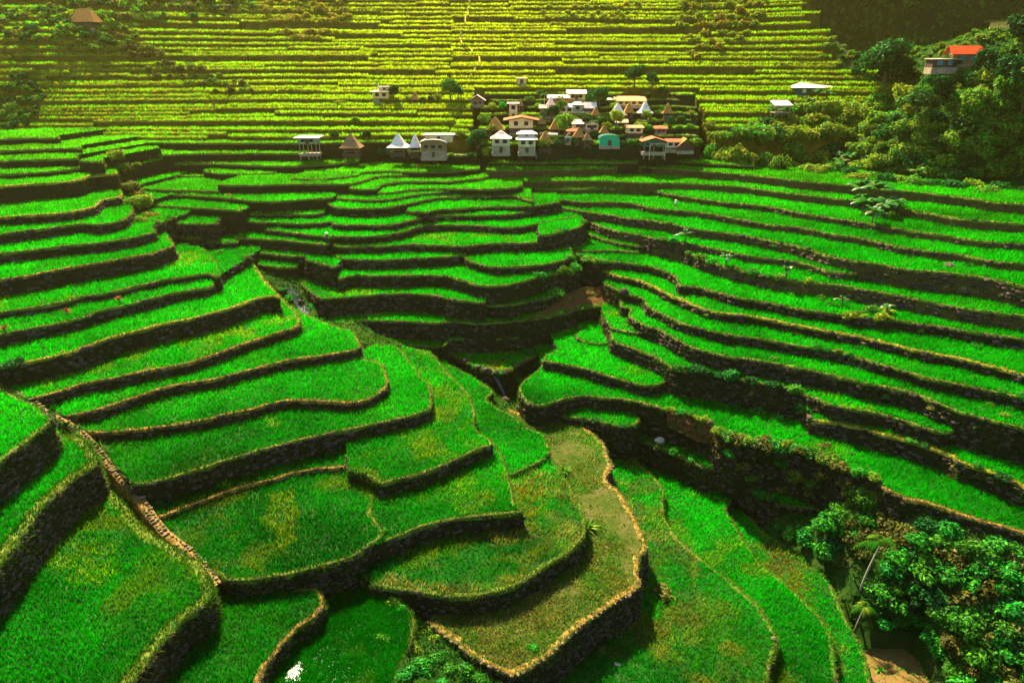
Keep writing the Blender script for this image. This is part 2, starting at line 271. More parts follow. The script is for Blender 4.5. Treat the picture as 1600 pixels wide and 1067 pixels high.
t('H5',S('H6',430,375,388),[(366,372),(400,373),(450,377),(512,383)],W=4,style='rice',label='sloping fan-side terrace meeting the stair')
t('H4',S('H5',450,363,370),[(416,359),(450,363),(487,368),(518,371)],W=3,style='rice',label='fan-side plot where the figure stands')
t('H3',S('H4',450,349,356),[(378,346),(400,347),(475,350),(519,347)],W=4,style='rice',label='fan-side terrace, second below the stair corner')
t('H2',S('H3',450,335,341),[(380,334),(400,335),(495,335),(508,330)],W=4,style='rice',label='fan-side terrace just below the stair corner')
t('H1b',S('H2',450,314,328),[(222,305),(287,305),(357,310),(400,315),(450,314),(520,309)],W=5,style='rice',label='long terrace from the ravine bushes to the stair corner')
t('R6',S('H1b',290,298,304),[(214,296),(300,298),(340,299),(343,295)],W=4,style='rice',label='short terrace by the golden ravine bushes')
t('R5',R('G2',-2.2),[(203,277),(260,276),(320,275),(324,270)],W=5,style='rice',label='terrace behind the golden ravine bushes')
t('R5b',R('G2',-1.2),[(318,268),(350,272),(400,272),(430,271)],W=4,style='rice',label='short terrace under a golden grass drape')
t('R8',R('H1b',-1.0),[(230,321),(287,324),(340,327),(378,330)],W=4,style='rice',label='terrace with red shrub on its right tip')
t('R9',R('H1b',-2.6),[(250,346),(270,350),(335,350),(338,346)],W=4,style='rice',label='small plot in the ravine beside red earth')
t('R10',R('H5',-.5),[(308,374),(330,379),(367,380),(372,375)],W=4,style='rice',label='small plot at the head of the dark stream cut')
t('R10b',R('H5',.4),[(270,366),(290,372),(312,372)],W=3,style='weeds',label='weedy plot at the ravine bottom')
# ---- right slope
t('R0',S('BP',930,657,668),[(878,650),(912,655),(950,662),(982,667),(994,661),(998,652)],W=4,style='rice',label='small plot above the shrubby bank by the rim path')
t('R00',S('F2',1050,706,742),[(985,680),(1025,697),(1050,706),(1082,721),(1108,732),(1125,726)],W=6,style='weeds',label='weedy plot with a tan boulder')
t('R000',S('F3',1200,778,815),[(1112,741),(1162,761),(1200,778),(1226,788),(1262,793),(1284,796),(1302,795)],W=6,style='rice',label='shaded sliver terrace above the shrub gorge')
t('RA',S('R0',930,621,643),[(850,572),(822,594),(812,606),(817,621),(832,633),(850,634),(870,628),(890,621),(912,620),(940,622),(970,624),(1005,630),(1040,641),(1080,650),(1112,663),(1128,678),(1150,688),(1200,698),(1227,701),(1280,716),(1325,736),(1376,752)],W=13,style='rice',label='long terrace from the stream fork to the brown path')
t('RB',R('RA',-.35),[(1366,752),(1378,760),(1412,777),(1450,786),(1500,803),(1550,818),(1600,833)],W=14,style='rice',bund='brown',label='bright terrace edged by a bare brown footpath, right')
t('RC',S('RA',930,581,599),[(872,546),(850,558),(852,564),(900,573),(950,587),(1007,603),(1022,602),(1057,591)],W=9,style='rice',label='kite-shaped terrace by the stream fork')
t('RDs',S('RC',925,537,542),[(908,518),(900,526),(913,533),(935,538),(948,536),(958,526)],W=4,style='rice',label='small triangular plot on the stream side')
t('RD',S('RC',1000,548,574),[(955,519),(957,532),(987,544),(1015,554),(1037,566),(1055,576),(1082,580),(1125,586),(1175,596),(1235,608),(1275,622),(1295,631),(1340,641),(1387,648),(1425,661),(1475,676),(1490,674)],W=8,style='rice2',label='yellow-flecked terrace above the leafy bank, right slope')
t('RDx',S('RA',1400,684,711),[(1271,657),(1325,664),(1375,677),(1405,684),(1450,699),(1488,712),(1497,721),(1537,734),(1587,753),(1600,759)],W=10,style='rice',bund='gold',label='terrace with square-cornered golden bund, right edge')
t('RE',S('RD',975,517,524),[(946,499),(958,513),(975,517),(1002,522)],W=5,style='rice2',label='stub plot with crumbling corner near the bare red earth')
t('RF',S('RD',1100,548,575),[(968,470),(973,480),(987,483),(984,493),(1007,508),(1025,513),(1050,526),(1075,540),(1100,548),(1137,557),(1175,562),(1250,576),(1300,586),(1350,598),(1406,609),(1450,623),(1500,643),(1550,658),(1600,669)],W=8,style='rice',label='long right terrace, third above the brown path')
t('RG',S('RF',1150,525,543),[(945,443),(960,451),(980,460),(1005,467),(1010,476),(1025,486),(1050,498),(1075,508),(1100,515),(1150,525),(1200,531),(1250,541),(1310,550),(1350,561),(1400,576),(1450,591),(1500,601),(1550,611),(1600,622)],W=8,style='rice',label='long right terrace with a slumped leafy gap')
t('RI',S('RG',1250,510,526),[(940,422),(962,431),(1000,439),(1028,451),(1045,461),(1065,468),(1100,483),(1125,489),(1170,494),(1200,499),(1282,516),(1350,528),(1425,546),(1500,561),(1550,573),(1600,586)],W=8,style='rice',bund='gold',label='long right terrace with a continuous golden grass lip')
t('RJ',S('RI',1150,464,481),[(893,398),(925,408),(975,411),(1012,416),(1037,423),(1057,433),(1064,446),(1087,448),(1125,457),(1162,467),(1200,473),(1250,483),(1305,491),(1350,497),(1400,501),(1450,508),(1500,516),(1550,523),(1600,531)],W=9,style='rice',label='right terrace with a rounded bend and leafy hump')
t('RJ2',S('RJ',1450,471,496),[(1075,396),(1110,410),(1160,423),(1200,432),(1250,439),(1312,446),(1350,453),(1405,462),(1450,471),(1500,481),(1550,488),(1600,494)],W=8,style='rice',label='right terrace above the banana clump bank')
t('RK',S('RJ',925,393,398),[(883,380),(895,391),(925,393),(962,392),(1000,395)],W=5,style='rice',label='bright stub plot at the gully side')
t('RL',S('RK',950,376,384),[(903,360),(925,368),(950,376),(975,382),(1005,386)],W=5,style='rice',label='tapering plot between gully and banana clump')
t('RM',S('RJ2',1250,409,422),[(912,341),(925,348),(962,361),(1000,367),(1025,373),(1075,381),(1125,391),(1175,401),(1225,406),(1262,413),(1300,425),(1337,428)],W=6,style='rice',label='right terrace ending at an eroded square corner')
t('RN',S('RM',1100,360,377),[(872,324),(912,331),(950,336),(975,341),(1025,346),(1075,356),(1125,363),(1162,368),(1200,375),(1250,386),(1300,401),(1337,408),(1375,413),(1412,421),(1475,426),(1550,436),(1600,448)],W=7,style='rice',label='right terrace over rust-stained rubble')
t('RO',S('RN',1000,321,332),[(825,307),(862,311),(912,316),(950,316),(987,318),(1025,326),(1100,333),(1150,342),(1200,351),(1250,356),(1300,366),(1350,373),(1400,385),(1450,393),(1500,398),(1550,408),(1600,413)],W=7,style='rice',label='right terrace with a small white marker')
t('RP',S('RO',1000,297,307),[(812,294),(900,296),(950,295),(1012,297),(1050,304),(1100,312),(1150,318),(1200,323),(1250,333),(1300,341),(1350,348),(1387,355),(1425,361),(1475,368),(1525,376),(1600,382)],W=7,style='rice',label='right terrace running below the lone broad-leaf clump')
t('RQ',S('RP',1100,289,302),[(790,283),(875,283),(950,283),(1000,286),(1075,287),(1112,289),(1162,293),(1200,298),(1250,304),(1300,310),(1350,316),(1400,324),(1450,333),(1500,342),(1550,347),(1600,351)],W=7,style='rice',label='right terrace over tawny rubble, second below the wooded hill')
t('RR',S('RQ',1100,268,283),[(760,266),(800,266),(940,263),(975,261),(1012,261),(1050,263),(1100,268),(1150,272),(1200,277),(1250,283),(1325,290),(1375,296),(1425,300),(1500,308),(1550,316),(1600,320)],W=7,style='rice',label='top right terrace along the foot of the wooded hill')
t('RS',R('RR',1.0),[(765,254),(875,254),(940,254),(997,254)],W=4,style='rice',label='narrow terrace second below the main village wall')
t('RS2',S('RR',1050,250,259),[(770,246),(800,246),(947,246),(995,249),(1050,251),(1100,255),(1150,258),(1178,259)],W=6,style='rice',label='terrace touching the foot of the main village wall')
t('VL',S('FF',640,241,257),[(505,240),(560,238),(640,241),(700,243),(745,243)],WX=9,style='yard',label='earth bench holding the left hamlet')
t('VB',S('RS2',940,231,243),[(756,239),(800,238),(860,236),(880,231),(940,231),(1000,232),(1092,233)],WX=5,style='yard',label='earth bench behind the main village wall')

t('r3',S('G2',350,240,254),[(162,246),(225,245),(287,241),(400,240),(470,240),(490,237)],W=6,style='rice',label='long terrace leading to the stilt house of the left hamlet')
t('r2',S('r3',300,224,237),[(105,222),(190,223),(300,224),(400,224),(500,224),(580,222),(660,221),(748,220)],W=6,style='rice',label='long terrace just above the stilt house, running to the left spur')
# ------------------------------------------------------------------ terraces: heights
ZR = {}
RK = {i: .89 for i in T if i[0] == 'R' and i not in ('R0', 'R00', 'R000', 'R6', 'R5', 'R8', 'R9', 'R10')}; RK.update({i: 1.30 for i in T if i[0] == 'H' and i != 'H1'}); RK.update({i: 1.04 for i in T if i[0] in 'UEFG' and i not in ('E0', 'F0', 'G1', 'H1', 'F1', 'F2', 'F3', 'F4')})
def zrel(i):
    if i in ZR: return ZR[i]
    s = T[i][0]
    if s[0] == 'a': r = s[1]
    elif s[0] == 'r': r = zrel(s[1])+s[2]
    else:
        b = zrel(s[1]); r = b+(b*g(s[3])/g(s[4])-b)*(RK.get(i, 1.0))
    ZR[i] = r; return r
def catmull(P, ds):
    P = np.asarray(P, float); n = len(P); out = []
    for i in range(n-1):
        p0 = P[max(i-1, 0)]; p1 = P[i]; p2 = P[i+1]; p3 = P[min(i+2, n-1)]
        L = np.linalg.norm(p2-p1); k = max(1, int(round(L/ds)))
        a = .5*(p2-p0)*.8; b = .5*(p3-p1)*.8
        la, lb = np.linalg.norm(a), np.linalg.norm(b)
        if la > L: a *= L/la
        if lb > L: b *= L/lb
        for j in range(k):
            t = j/k; t2 = t*t; t3 = t2*t
            out.append((2*t3-3*t2+1)*p1+(t3-2*t2+t)*a+(-2*t3+3*t2)*p2+(t3-t2)*b)
    out.append(P[-1]); return np.array(out)
class Ter: pass
TER = []
def add_ter(id_, lip, back, z, style='rice', bund='grass', label='', far=False, **k):
    t = Ter(); t.id = id_; t.z = z; t.style = style; t.bund = bund; t.label = label; t.far = far; t.k = k
    d = math.hypot(lip[:, 0].mean(), lip[:, 1].mean()); t.d = d
    # wobble of the hand-built lip
    tg = np.gradient(lip, axis=0); tg /= np.maximum(np.linalg.norm(tg, axis=1)[:, None], 1e-6)
    nn = np.stack([tg[:, 1], -tg[:, 0]], 1); amp = .22 if not far else .3
    w = (fbm(lip[:, 0]*1.0, lip[:, 1]*1.0+z*13, 3.0, 3)-.5)*2*amp
    t.lip = lip+nn*w[:, None]; t.back = back
    t.poly = np.vstack([t.lip, back]); x, y = t.poly.T
    t.area = .5*np.sum(x*np.roll(y, -1)-np.roll(x, -1)*y)
    t.sgn = 1.0 if t.area > 0 else -1.0
    TER.append(t); return t
def extend_px(l):
    l = [tuple(p) for p in l]
    for e in (0, -1):
        u, v = l[e]; q = l[1] if e == 0 else l[-2]
        if u <= 2 or u >= 1598:
            dx, dy = u-q[0], v-q[1]; L = math.hypot(dx, dy); w = (u+dx/L*190, v+dy/L*190)
            if e == 0: l.insert(0, w)
            else: l.append(w)
    return l
def envelope_back(lip, W):
    x0, x1 = lip[:, 0].min(), lip[:, 0].max(); n = max(3, int((x1-x0)/2.5)); xs = np.linspace(x0, x1, n)
    o = np.argsort(lip[:, 0]); lx = lip[o, 0]; ly = lip[o, 1]
    b = []
    for x in xs:
        m = np.abs(lx-x) < (x1-x0)/n*1.2+.3
        b.append(ly[m].max() if m.any() else np.interp(x, lx, ly))
    b = np.array(b)+W; P = np.stack([xs, b], 1)
    if lip[-1, 0] > lip[0, 0]: P = P[::-1]
    return P
for i in T:
    zs, px, k = T[i]; k = dict(k); z = zrel(i)
    pl = np.array([on_plane(u, v, z) for u, v in extend_px(px)])
    d = np.hypot(pl[:, 0], pl[:, 1]).mean()
    lip = catmull(pl, .5 if d < 75 else .9)
    if 'back' in k:
        back = np.array([on_plane(u, v, z) for u, v in k.pop('back')])
    else:
        back = envelope_back(lip, k.pop('WX') if 'WX' in k else k.pop('W', 6)*(1.8 if d < 95 else 2.6 if d < 118 else 3.6))
    k.pop('W', None)
    add_ter(i, lip, back, z, **k)

# far slope: rows of terraces curving round the head of the valley
def far_y(v): return 150+(240-v)*.31
def far_row(x, v):
    k = min(1.0, max(0.0, (215-v)/150.0)); e = np.maximum(np.abs(x)-42, 0); e = np.minimum(e, 68)
    return far_y(v)-.0115*np.where(np.asarray(x) < 0, .42, 1.0)*k*e*e-.02*np.maximum(np.abs(x)-110, 0)*0+1.7*(fbm(x, x*0+v*.4, 24, 9)-.5)*2+.5*(fbm(x, x*0+v*3.1, 7, 19)-.5)*2
vrow = 216.0; j = 0; FAR_ROWS = []
while vrow > -45:
    FAR_ROWS.append(vrow); vrow -= 7.9-1.6*(231-max(vrow, 0))/231+random.uniform(-1.5, 1.5); j += 1
for r, v in enumerate(FAR_ROWS):
    z0 = far_y(v)*g(v); x = -152.0; vmid = v
    y0 = far_y(v); xpath = -.07*y0-2
    xend = 94 if v > 110 else 80+random.uniform(-3, 2)
    brk = []
    while x < xend:
        L = random.choice([random.uniform(16, 40), random.uniform(40, 110)]); e = x+L
        if x < xpath-6 < e-8 and v < 150: e = xpath
        if xend-e < 10: e = xend
        brk.append((x, e)); x = e
    for (a, b) in brk:
        if v > 138:                                     # the village stands here
            if b > -9 and a < 46:
                if a < -12: b = min(b, -9)
                elif b > 50: a = max(a, 46)
                else: continue
        if v > 212 and b < -118: continue
        if random.random() < .05 and v > 20: continue
        off = random.uniform(-.6, .6); z = z0+off
        xs = np.arange(a-.4, b+.4, 1.4); vv = v-off*4.0
        ys = far_row(xs, v)+off*1.7
        lip = np.stack([xs, ys], 1)
        ys2 = ys[::4]+9.0; back = np.stack([xs[::4], ys2], 1)[::-1]
        um, vm = project(np.array([(a+b)/2, far_row(np.array([(a+b)/2.]), v)[0], z]))
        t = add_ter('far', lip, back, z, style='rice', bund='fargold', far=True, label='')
        t.v = v; t.um = um

for vb, (ua, ub), lb in [(224,(752,1094),'lowest'),(212,(750,1092),'second'),(200,(748,1092),'third'),(189,(748,1092),'fourth'),(178,(750,1092),'fifth'),(167,(752,1090),'sixth'),(156,(756,1088),'seventh'),(146.5,(758,1086),'top')]:
    z = far_y(vb)*g(vb); px = [(u, vb+random.uniform(-1.5, 1.5)) for u in np.linspace(ua, ub, 14)]
    pl = catmull(np.array([on_plane(u, v, z) for u, v in px]), 1.0)
    add_ter('vil', pl, envelope_back(pl, 7.5), z, style='weeds' if vb in (224, 200, 178, 146.5) else 'yard', bund='grass', label=lb+' earth bench of the village, counted from the bottom wall')
# ------------------------------------------------------------------ plan raster of the terraces
GX0, GY0, GR = -160.0, 18.0, .3; NX, NY = int(335/GR), int(236/GR)
H = np.full((NY, NX), -999.0); OWN = np.full((NY, NX), -1, np.int32)
for n, t in enumerate(TER):
    P = t.poly; x1, y1 = P[:, 0], P[:, 1]; x2, y2 = np.roll(x1, -1), np.roll(y1, -1)
    r0 = max(0, int((y1.min()-GY0)/GR)); r1 = min(NY-1, int((y1.max()-GY0)/GR)+1)
    for r in range(r0, r1+1):
        yc = GY0+(r+.5)*GR
        m = (y1 <= yc) != (y2 <= yc)
        if not m.any(): continue
        xc = np.sort(x1[m]+(yc-y1[m])*(x2[m]-x1[m])/(y2[m]-y1[m]))
        for k in range(0, len(xc)-1, 2):
            a = max(0, int(math.ceil((xc[k]-GX0)/GR-.5))); b = min(NX, int(math.floor((xc[k+1]-GX0)/GR-.5))+1)
            if b > a:
                row = H[r, a:b]; up = row < t.z
                row[up] = t.z; OWN[r, a:b][up] = n
# ------------------------------------------------------------------ ground under and between the terraces
CR = 1.5; CX0, CY0 = -210.0, -30.0; CNX, CNY = int(440/CR), int(330/CR)
cx = CX0+(np.arange(CNX)+.5)*CR; cy = CY0+(np.arange(CNY)+.5)*CR
lo = np.full((CNY, CNX), np.nan)
Hn = np.where(H < -900, np.nan, H)
for jj in range(CNY):
    r0 = int((cy[jj]-CR-GY0)/GR); r1 = int((cy[jj]+CR-GY0)/GR)
    if r1 <= 0 or r0 >= NY: continue
    blk = Hn[max(r0, 0):max(r1, 1)]
    for ii in range(CNX):
        c0 = int((cx[ii]-CR-GX0)/GR); c1 = int((cx[ii]+CR-GX0)/GR)
        if c1 <= 0 or c0 >= NX: continue
        bb = blk[:, max(c0, 0):c1]
        if bb.size and np.isfinite(bb).mean() > .45: lo[jj, ii] = np.nanmin(bb)-.9
ANCH = []                                               # (u, v, distance ahead) -> points of the open ground
def anch(u, v, y): ANCH.append(at_y(u, v, y))
for u, v, y in [(1340,850,65),(1360,900,60),(1480,1040,48),(1540,1060,46),(1650,1090,44),
                (800,628,93),(770,606,95),(740,592,97),(700,566,98),(478,490,103),(466,470,105),(450,450,107),(420,425,111),(395,400,115),(935,478,107),(960,462,110),
                (245,340,128),(225,310,136),(205,285,144),(185,262,150),(1245,640,75),(1150,615,80),
                (660,1010,42),(720,1060,40),(640,1060,38),(590,930,45),
                # wooded hill on the right
                (1180,235,146),(1190,192,172),(1250,160,184),(1300,150,186),(1345,150,180),(1250,230,150),(1330,260,134),(1330,190,160),(1420,270,122),(1420,200,142),(1420,140,160),
                (1500,280,112),(1500,200,128),(1500,130,146),(1480,98,158),(1560,92,150),(1600,290,105),(1600,200,118),(1600,120,132),(1600,60,142),(1540,52,160),(1470,70,175),(1400,78,190),(1350,90,195),(1660,30,140),(1750,20,140),(1700,200,112),(1560,30,150),(1700,320,95)]:
    anch(u, v, y)
for u, v in [(1376,757),(1412,777),(1450,786),(1500,803),(1550,818),(1600,833),(1670,852),(1340,745)]:
    x, y = on_plane(u, v, zrel('RB'))
    for k in (1.0, 2.5, 4.5, 7.0, 9.5): ANCH.append((x, y-k, zrel('RB')-.9-.72*k))
for X, Y, Z in [(-200,300,60),(-200,200,30),(0,290,48),(90,290,40),(-100,295,52),(112,200,-14),(130,215,-20),(115,245,-22),(175,235,-30),(200,290,-36),(220,210,-26),(160,290,-36),(110,290,-20),(220,100,-10),(215,30,-30),(0,-25,-8),(-120,-25,-6),(120,-25,-30),(-200,0,-6),(-200,100,0),(60,10,-38),(-30,12,-22),(-100,30,-18),(10,18,-36),(120,60,-38)]:
    ANCH.append((X, Y, Z))
ANCH = np.array(ANCH)
kj, ki = np.where(np.isfinite(lo)); sel = rng.permutation(len(kj))[:620]
SP = np.vstack([np.stack([cx[ki[sel]], cy[kj[sel]], lo[kj[sel], ki[sel]]], 1), ANCH])
def tps_k(d2): return np.where(d2 > 1e-9, d2*np.log(np.maximum(d2, 1e-9))*.5, 0)
XY = SP[:, :2]/50.0; D2 = ((XY[:, None]-XY[None])**2).sum(-1); K = tps_k(D2)+np.eye(len(XY))*2e-3
PM = np.hstack([np.ones((len(XY), 1)), XY]); AA = np.block([[K, PM], [PM.T, np.zeros((3, 3))]])
WT = np.linalg.solve(AA, np.concatenate([SP[:, 2], np.zeros(3)]))
G = lo.copy(); uj, ui = np.where(~np.isfinite(lo)); Q = np.stack([cx[ui], cy[uj]], 1)/50.0
for s in range(0, len(Q), 4000):
    q = Q[s:s+4000]; d2 = ((q[:, None]-XY[None])**2).sum(-1)
    G[uj[s:s+4000], ui[s:s+4000]] = tps_k(d2) @ WT[:-3]+WT[-3]+q @ WT[-2:]
G = np.clip(G, -62, 75)
rough = (fbm(*np.meshgrid(cx, cy), 7, 21)-.5)*1.0
UNK = ~np.isfinite(lo); G = np.where(UNK, G+rough, G)
def ground_z(x, y):
    fx = np.clip((np.asarray(x)-CX0)/CR-.5, 0, CNX-1.001); fy = np.clip((np.asarray(y)-CY0)/CR-.5, 0, CNY-1.001)
    i = fx.astype(int); jx = fy.astype(int); a = fx-i; b = fy-jx
    return (G[jx, i]*(1-a)+G[jx, i+1]*a)*(1-b)+(G[jx+1, i]*(1-a)+G[jx+1, i+1]*a)*b
def top_z(x, y):
    x = np.asarray(x, float); y = np.asarray(y, float); z = ground_z(x, y)
    c = np.floor((x-GX0)/GR).astype(int); r = np.floor((y-GY0)/GR).astype(int)
    ok = (c >= 0) & (c < NX) & (r >= 0) & (r < NY)
    h = np.where(ok, H[np.clip(r, 0, NY-1), np.clip(c, 0, NX-1)], -999)
    return np.maximum(z, h)
def hit(u, v, y0=25.0, y1=330.0, face=False):
    a, dy, dz = ray(u, v); ys = np.arange(y0, y1, .25); t = ys/dy
    m = np.where(dz*t <= top_z(a*t, ys))[0]
    if len(m) == 0: return None
    k = m[0]; z = float(top_z(a*t[k], ys[k])); zr = dz*t[k]
    if face and z-zr > .7: return Vector((a*t[k], ys[k]-.25, zr+CZ))          # the ray meets the face of a wall
    return Vector((a*t[k], ys[k], z+CZ))
gxx, gyy = np.meshgrid(cx, cy); GV = np.stack([gxx.ravel(), gyy.ravel(), G.ravel()+CZ], 1)
# the sheet goes on beyond the valley as a low skirt so that it reaches the horizon
idx = np.arange(CNX*CNY).reshape(CNY, CNX); GFq = np.stack([idx[:-1, :-1], idx[:-1, 1:], idx[1:, 1:], idx[1:, :-1]], -1).reshape(-1, 4)
ring = np.concatenate([idx[0, :], idx[1:, -1], idx[-1, -2::-1], idx[-2:0:-1, 0]]); rp = GV[ring]
cen = np.array([10., 130., 0]); outp = cen+(rp-cen)*np.array([9, 9, 1.0]); base = len(GV); nr = len(ring)
kk = np.arange(nr); GS = np.stack([ring, base+kk, base+(kk+1) % nr, ring[(kk+1) % nr]], 1)
link('ground', arr_mesh('ground', np.vstack([GV, outp]), [GFq, GS], M['soil'], smooth=True), kind='structure')
# ------------------------------------------------------------------ building each terrace
CB = np.array([(-1,-1,-1),(1,-1,-1),(1,1,-1),(-1,1,-1),(-1,-1,1),(1,-1,1),(1,1,1),(-1,1,1)], float)
CF = np.array([(0,3,2,1),(4,5,6,7),(0,1,5,4),(1,2,6,5),(2,3,7,6),(3,0,4,7)])
def blades(P, h, w, lean, col, rnd):
    """one narrow triangle per leaf; P (n,3) base, h, w (n,), lean (n,2), col (n,3)"""
    n = len(P); a = rnd.uniform(0, 2*np.pi, n); r = np.stack([np.cos(a), np.sin(a), np.zeros(n)], 1)*w[:, None]*.5
    tip = P.copy(); tip[:, :2] += lean; tip[:, 2] += h
    V = np.stack([P-r, P+r, tip], 1).reshape(-1, 3)
    return V, np.arange(3*n).reshape(-1, 3), np.repeat(col, 3, 0)
def in_view(P, m=160):
    u, v = project(P); return (u > -m) & (u < 1600+m) & (v > -m) & (v < 1067+m) & (P[:, 1] > 5)
G_RICE = np.array([.003, .33, .002]); G_DEEP = np.array([.001, .062, .001]); G_YEL = np.array([.17, .20, .008]); G_LIME = np.array([.03, .32, .002])
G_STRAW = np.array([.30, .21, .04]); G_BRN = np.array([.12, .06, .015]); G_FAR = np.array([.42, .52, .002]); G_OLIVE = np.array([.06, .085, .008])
TOTAL = [0, 0]
GLX, GLY = on_plane(458, 1047, zrel('Q2'))
def mixc(a, b, t): return a[None]*(1-t)[:, None]+b[None]*t[:, None]
def rice_colour(x, y, st, rnd, t):
    n = len(x); f1 = fbm(x, y, 6, 31); f2 = fbm(x, y, 14, 37); f3 = vnoise(x, y, 2.0, 41)
    young = np.clip((np.hypot(x, y)-48)/40, 0, 1)  # near rice darkened to imitate vignetting, not by crop age
    base = mixc(G_RICE, G_DEEP, np.clip((f2-.45)*1.6+.62*(1-young), 0, .95))
    ty = {'rice': .06, 'rice2': .45, 'patchy': .9, 'straw': 1.0, 'sparse': .3, 'weeds': .35, 'yard': .5, 'mud': .9}[st]
    p = np.clip((f1-.5)*5*1.0, 0, 1)*ty
    base = base*(1-p)[:, None]+np.where((f3 > .55)[:, None], G_YEL[None], (G_LIME*.7)[None])*p[:, None]
    if st in ('patchy', 'straw'):
        q = np.clip((fbm(x, y, 4, 51)-.52)*6, 0, 1)*(.75 if st == 'patchy' else .9)*(rnd.random(n) < .75)
        base = base*(1-q)[:, None]+np.where((f3 > .5)[:, None], G_BRN[None], G_STRAW[None])*q[:, None]
    if st == 'straw':
        q = np.clip(.75+.5*(f1-.5), 0, 1)*(rnd.random(n) < .8)
        base = base*(1-q)[:, None]+np.where((rnd.random(n) < .30)[:, None], (G_STRAW*.9)[None], np.where((rnd.random(n) < .5)[:, None], G_OLIVE[None]*1.2, np.array([[.03, .13, .006]])))*q[:, None]
    uu, vv = project(np.stack([x, y, np.full(n, t.z)], 1))
    for pu, pv, ru, rv, tid, pc in PATCH:
        if tid != t.id: continue
        q = np.clip(.95-.75*(((uu-pu)/ru)**2+((vv-pv)/rv)**2)+3.4*(fbm(x, y, 2.2, 63)-.52), 0, 1)*(rnd.random(n) < .55)
        base = base*(1-q)[:, None]+np.array(pc)[None]*q[:, None]
    # hazy golden glow put into the colour of the far, upper rows
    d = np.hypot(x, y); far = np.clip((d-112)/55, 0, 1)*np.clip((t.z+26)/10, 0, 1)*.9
    side = np.clip(1-np.abs(x+5)/130, 0.15, 1)  # centre rows take most of the painted glow
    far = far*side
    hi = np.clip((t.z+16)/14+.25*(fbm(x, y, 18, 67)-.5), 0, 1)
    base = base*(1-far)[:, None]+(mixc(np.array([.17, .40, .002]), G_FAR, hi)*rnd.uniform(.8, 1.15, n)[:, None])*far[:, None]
    base = base*(.72+.56*fbm(x, y, 2.3, 57)+.35*(vnoise(x, y, 9, 59)-.5))[:, None]
    return base*rnd.uniform(.45, 1.5, n)[:, None]
PATCH = [(135,865,60,42,'NC',(.16,.30,.003)),(60,690,25,12,'NB',(.07,.24,.003)),(440,815,22,38,'P',(.16,.22,.004)),(348,752,17,12,'N',(.12,.52,.01)),(610,655,0,0,'I1',(0,0,0)),(425,657,14,8,'J1',(.20,.22,.01)),(660,700,40,22,'K1',(.14,.24,.004)),
         (700,665,30,30,'K1',(.16,.22,.004)),(720,770,50,25,'M',(.10,.25,.004)),(650,880,60,18,'L1b',(.12,.20,.004)),(840,770,30,55,'L1b',(.20,.17,.004)),(290,405,35,14,'D0',(.14,.25,.003)),(160,430,40,7,'D0',(.16,.20,.004)),(380,520,25,8,'G1',(.15,.24,.004)),(1245,930,20,45,'F3',(.20,.14,.006)),(1000,1030,70,30,'F1',(.14,.18,.004)),(1120,960,45,40,'F1',(.10,.17,.004)),
         (665,372,60,7,'U6',(.16,.36,.003)),(775,572,22,8,'W1',(.26,.20,.006)),(1330,640,60,12,'RD',(.16,.28,.003)),(1260,705,60,18,'RA',(.08,.24,.003)),(1000,580,40,10,'RC',(.07,.28,.003)),(870,508,40,6,'U1',(.26,.26,.005))]
PATCH = [p for p in PATCH if p[2]]
DENS = {'rice': 1, 'rice2': 1, 'patchy': .75, 'straw': .85, 'sparse': 1.6, 'weeds': .8, 'yard': .12, 'mud': .1}
FIELD = {'rice': 'field', 'rice2': 'field', 'patchy': 'field', 'straw': 'field_straw', 'sparse': 'water', 'weeds': 'soil', 'yard': 'yard', 'mud': 'field_mud'}
GRP = {}
yy, xx = None, None
